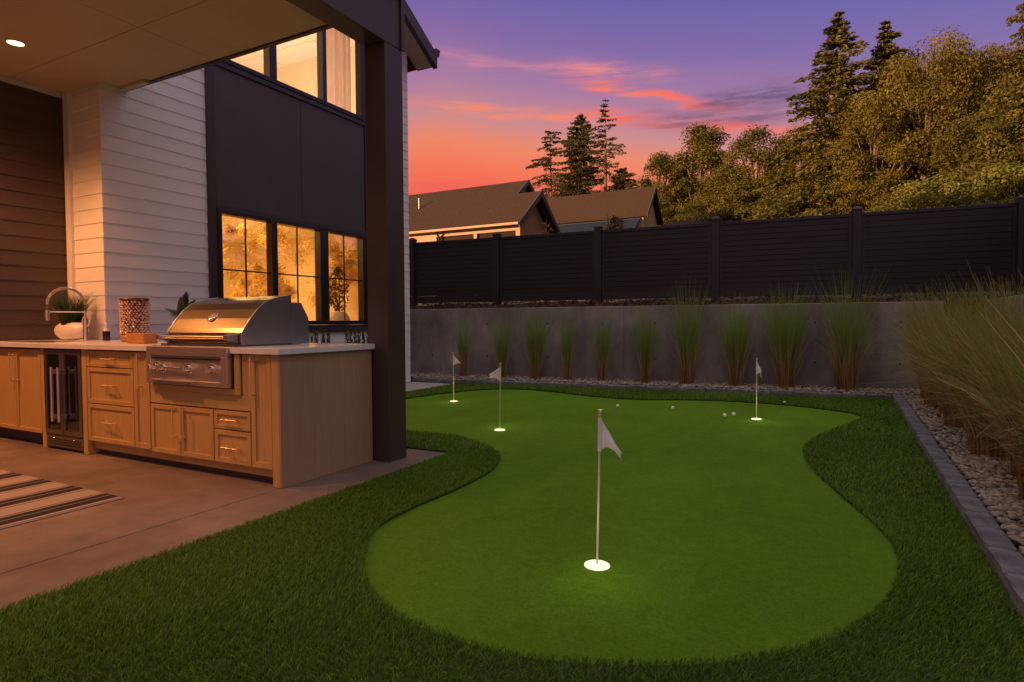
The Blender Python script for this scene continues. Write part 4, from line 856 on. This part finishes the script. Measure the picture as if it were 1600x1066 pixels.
# ================================================================ TREES
def leaf_cloud(C, Rr, n_each, size, r, flat=.35, up=.25):
    """clusters C (k,3) radius Rr (k) -> quads"""
    k = len(C); idx = np.repeat(np.arange(k), n_each); n_ = len(idx)
    d = r.normal(0, 1, (n_, 3)); d[:, 2] = np.abs(d[:, 2])*np.where(r.uniform(0, 1, n_) < .68, 1, -1); d /= np.linalg.norm(d, axis=1)[:, None]; rad = Rr[idx]*(r.uniform(0, 1, n_)**.3)*r.uniform(.8, 1.12, n_)
    c = C[idx]+d*rad[:, None]*np.array([1.05, 1.05, .82])
    nrm = d+r.normal(0, .55, (n_, 3))+np.array([0, 0, up]); nrm /= np.linalg.norm(nrm, axis=1)[:, None]
    a = np.cross(nrm, r.normal(0, 1, (n_, 3))); a /= np.linalg.norm(a, axis=1)[:, None]; b = np.cross(nrm, a)
    s1 = (size*r.uniform(.6, 1.3, n_))[:, None]; s2 = s1*.55
    V = np.stack([c-a*s1, c+b*s2, c+a*s1, c-b*s2], 1)
    ct = r.normal(0, .2, k)[idx]; tone = np.clip(.45+ct*.8+r.normal(0, .15, n_), 0, 1)
    return V.reshape(-1, 3), np.repeat(tone, 4)
def broadleaf_meshes(seed, H, R, leafm, nleaf=15000, base=.15, size=.13, nb=60, shape=1.0, rs=(.12, .27), ep=.55):
    r = np.random.default_rng(seed); C = []; Rr = []
    for i in range(nb):
        z = base+(1-base)*r.uniform(0, 1)**.85; env = math.sin(min(1, ((z-base)/(1-base))*.86+.14)*math.pi)**ep*shape
        a = r.uniform(0, 6.283); q = r.uniform(.25, 1)**.6*R*env*.82
        C.append((q*math.cos(a), q*math.sin(a), z*H*.93)); Rr.append(R*r.uniform(*rs))
    C = np.array(C); Rr = np.array(Rr)
    V, T = leaf_cloud(C, Rr, nleaf//nb, size, r)
    lf = npmesh('crown', V, np.arange(len(V)).reshape(-1, 4), leafm, T)
    m = MB(); tw = .022*H
    m.tube([(0, 0, -.5), (.02*H*r.uniform(-1, 1), .01*H, .3*H), (.03*H*r.uniform(-1, 1), 0, .6*H), (0, 0, .88*H)], [tw, tw*.75, tw*.45, tw*.12], 8)
    for i in range(0, nb, 2):
        c = C[i]; z0 = max(.12*H, c[2]*.55); m.tube([(0, 0, z0), (c[0]*.5, c[1]*.5, (z0+c[2])/2+.03*H), tuple(c)], [tw*.3, tw*.2, tw*.05], 5, cap=False)
    return lf, m.mesh('trunk', BARK)
def conifer_meshes(seed, H, R, m_, n_wh=26, per=6, dens=42, size=.12, sparse=0, droop=.35, base=.12, pw=.75):
    r = np.random.default_rng(seed); V = []; T = []; tr = MB(); tw = .016*H
    tr.tube([(0, 0, -.5), (0, 0, .5*H), (.01*H*r.uniform(-1, 1), 0, H)], [tw, tw*.6, .01], 7)
    for w in range(n_wh):
        f = base+(1-base)*(w/n_wh)**.9; z0 = f*H
        for b in range(per):
            if r.uniform() < sparse: continue
            L = R*(1-f)**pw*r.uniform(.5, 1.15)+.06; a = r.uniform(0, 6.283); up = (f-.35)*.35; nseg = 5
            pts = [(L*t*math.cos(a), L*t*math.sin(a), z0+r.uniform(-.05, .05)+L*(up*t-droop*t*t*(1-f*.6)+.06*t**4)) for t in np.linspace(0, 1, nseg)]
            tr.tube(pts, [tw*.13*(1-f*.6), tw*.1, tw*.07, tw*.05, .006], 3, cap=False)
            n_ = max(6, int(dens*L/1.2)); t = r.uniform(.12, 1.02, n_); P = np.array([np.interp(t, np.linspace(0, 1, nseg), [p[i] for p in pts]) for i in range(3)]).T
            wd = .16*L*(1.1-t)+.05; sd = np.array([-math.sin(a), math.cos(a), 0]); P = P+sd[None]*(r.normal(0, 1, n_)*wd)[:, None]; P[:, 2] -= np.abs(r.normal(0, .10, n_))*min(1, L*.6)
            d = np.array([math.cos(a), math.sin(a), -.45])[None]+r.normal(0, .45, (n_, 3)); d /= np.linalg.norm(d, axis=1)[:, None]; e = np.cross(d, r.normal(0, 1, (n_, 3))); e /= np.linalg.norm(e, axis=1)[:, None]
            s1 = (size*r.uniform(.6, 1.4, n_))[:, None]; V.append(np.stack([P-d*s1, P+e*s1*.42, P+d*s1, P-e*s1*.42], 1).reshape(-1, 3)); T.append(np.repeat(np.clip(r.normal(.45, .24, n_), 0, 1), 4))
    V = np.concatenate(V); return npmesh('crown', V, np.arange(len(V)).reshape(-1, 4), m_, np.concatenate(T)), tr.mesh('trunk', BARK)
def tree(name, meshes, loc, rz, sc, label, cat, group):
    t = thing(name, label, cat, loc, rz, group); t.scale = sc
    inst('crown', meshes[0], t); inst('trunk', meshes[1], t); return t
GT = 'trees beyond the fence'
c1 = conifer_meshes(11, 1, .17, NEED, 24, 6, 1, .0)if False else None
cA = conifer_meshes(11, 17, 4.4, NEED, 30, 5, 90, .10, sparse=.22, droop=.65, pw=.42)
cB = conifer_meshes(12, 18, 4.2, NEED, 44, 8, 95, .10, droop=.3, pw=.5)
cC = conifer_meshes(13, 19, 5.4, NEED, 34, 5, 70, .09, sparse=.22, droop=.3, pw=.85)
tree('conifer', cA, (-24.6, 55, 3.1), .5, (1, 1, 1.0), 'leaning sparse conifer with drooping boughs, leftmost behind the roofs', 'tree', GT)
tree('conifer', cB, (-21.6, 55, 3.0), 1.2, (1, 1, 1.0), 'dense dark conifer in the middle of the three behind the roofs', 'tree', GT)
tree('conifer', cC, (-19.0, 55, 3.0), 2.0, (1, 1, 1.01), 'tallest thin conifer with bare spire, right one of three behind the roofs', 'tree', GT)
tree('conifer', cB, (-17.6, 56, 3.0), 4.0, (1.1, 1.1, .70), 'low dark conifer at the foot of the tall thin one', 'tree', GT)
tree('conifer', cB, (-23.4, 57, 3.0), 2.7, (1.0, 1.0, .64), 'low conifer between the leaning one and the dense one', 'tree', GT)
b1 = broadleaf_meshes(21, 12, 2.4, LEAFA, 26000, .06, .085, 75, rs=(.18, .42), ep=.4)
b2 = broadleaf_meshes(22, 12, 4.2, LEAFB, 50000, .08, .075, 78, rs=(.13, .28), ep=.42)
b3 = broadleaf_meshes(23, 11, 3.6, LEAFA, 34000, .08, .075, 75, rs=(.15, .30), ep=.42)
b4 = broadleaf_meshes(24, 5, 3.0, LEAFC, 26000, .02, .065, 60)
cG = conifer_meshes(14, 16, 6.6, NEEDG, 46, 8, 92, .10, droop=.46, pw=1.0, base=.05, sparse=.18)
for (ms, x, y, z, rz, sc, lb) in (
    (b1, -12.6, 50, 2.9, 0, (1.0, 1.0, 1.03), 'narrow broadleaf tree with round top right of the second roof'),
    (b1, -9.3, 50, 2.9, 2, (1.4, 1.4, 1.18), 'taller airy broadleaf tree standing over the centre of the fence'),
    (b1, -7.2, 46, 2.9, 1, (1.0, 1.0, .72), 'dark low broadleaf filling the gap right of the airy tree'),
    (b3, -4.6, 45, 2.9, 3, (1.1, 1.1, 1.05), 'open broadleaf tree with sky showing through left of the great conifer'),
    (b2, -7.0, 48, 2.9, 3.0, (.8, .8, .82), 'dense broadleaf behind, between the airy tree and the open tree'),
    (b2, -1.9, 46, 2.9, 1.5, (.85, .85, .98), 'golden broadleaf touching the left boughs of the great conifer'),
    (b3, -2.2, 40, 2.6, 5.5, (.9, .9, .62), 'low rounded crown below the left boughs of the great conifer'),
    (b2, 9.0, 44, 2.9, .5, (1.0, 1.0, 1.18), 'tall broadleaf behind the others near the right edge'),
    (b2, 5.0, 45, 2.9, 2.9, (.9, .9, 1.32), 'tall broadleaf showing over the rounded crown'),
    (b3, -8.6, 44, 2.9, 3.4, (.8, .8, .60), 'low rounded broadleaf in front of the airy tree, right above the fence'),
    (b1, -5.4, 42, 2.9, 5.1, (1.1, 1.1, .62), 'low golden broadleaf before the open tree with sky gaps'),
    (b1, -10.2, 51, 2.9, 4.0, (1.0, 1.0, .80), 'broadleaf with split top between the narrow tree and the airy tree'),
    (b1, -11.0, 44, 2.8, 5, (.8, .8, .62), 'low golden broadleaf directly above the third roof'),
    (cG, .15, 40, 2.6, 0, (1.3, 1.3, 1.02), 'great golden lit conifer, tallest point of the wood on the right'),
    (cG, 2.6, 42, 2.7, 2.2, (1.25, 1.25, 1.0), 'slightly shorter conifer just right of the great golden one'),
    (b2, 1.9, 37, 2.4, 1, (.72, .72, .90), 'golden broadleaf in front of the great conifer'),
    (b2, 4.2, 38, 2.6, 2, (.9, .9, 1.12), 'large olive broadleaf with rounded crown right of the conifers'),
    (b2, 7.0, 40, 2.7, 4, (.85, .85, 1.10), 'olive broadleaf with sky gaps second from the right edge'),
    (b3, 8.2, 34, 2.4, 5, (1.0, 1.0, .93), 'broadleaf crown cut by the right edge of the view'),
    (b3, 5.9, 33, 2.4, 0, (.9, .9, .72), 'lower olive broadleaf between the rounded crown and the right edge'),
    (b3, -2.6, 43, 2.4, 2.4, (.8, .8, .66), 'mid height olive broadleaf at the left foot of the great conifer'),
    (cG, 8.75, 39, 2.6, 4.4, (.7, .7, 1.08), 'conifer mostly beyond the right edge, only its upper boughs in view')):
    tree('conifer' if ms is cG else 'broadleaf_tree', ms, (x, y, z), rz, sc, lb, 'tree', GT)
for (x, y, z, rz, sc, lb) in ((-.9, 30, 2.2, 0, (.9, .9, .66), 'bright green shrub under the great conifer above the fence'), (1.6, 28, 2.2, 1, (1, 1, .70), 'yellow green shrub left of the last visible fence post'),
    (3.6, 27, 2.2, 2, (1, 1, .86), 'bright shrub rising higher beyond the last fence panel'), (5.4, 26, 2.2, 3, (.9, .9, .84), 'golden shrub at the far right just over the fence top'), (-3.0, 33, 2.3, 4, (.9, .9, .62), 'low shrub between the open broadleaf and the great conifer'),
    (6.9, 28, 2.2, 5, (1, 1, .96), 'shrub at the right edge partly out of view'), (-5.6, 36, 2.3, 2, (1.0, 1.0, .66), 'low dark green shrub at the centre right behind the fence'), (-8.4, 38, 2.4, 1, (.9, .9, .66), 'low yellowish shrub right of the third roof')):
    tree('broad_shrub', b4, (x, y, z), rz, sc, lb, 'shrub', 'shrubs beyond the fence')
# trees to the right of the yard: out of frame, mirrored in the lower windows
for (x, y, rz, sc, lb) in ((13, 13, 1, (.9, .9, .7), 'broadleaf tree right of the yard, seen mirrored in the left window pane'), (15, 18.5, 2, (.9, .9, .85), 'broadleaf tree right of the yard, seen mirrored in the middle window pane'), (14, 25, 4, (.9, .9, .75), 'broadleaf tree right of the yard, seen mirrored in the right window pane'),
                           (18, 10, 0, (1, 1, .9), 'broadleaf tree far right of the yard behind the side fence')):
    tree('broadleaf_tree', b2, (x, y, 1.5), rz, sc, lb, 'tree', 'trees right of the yard')
# young saplings in front of the neighbour houses
sap = conifer_meshes(31, 2.4, .75, mat('sapling_needles', (.30, .20, .07), (.52, .38, .15), attr='tone', rough=.6, trans=.2), 9, 6, 26, .028, droop=-.1, base=.3, pw=.6)
tree('young_fir', sap, (-7.33, 16, 1.62), 0, (.75, .75, 1.0), 'pale sapling tip rising above the fence in front of the brown gable', 'tree', 'young firs behind the fence')
tree('young_fir', sap, (-6.14, 18, 1.95), 2, (1.15, 1.15, 1.02), 'wider pale sapling tip above the fence before the dark lower roof', 'tree', 'young firs behind the fence')
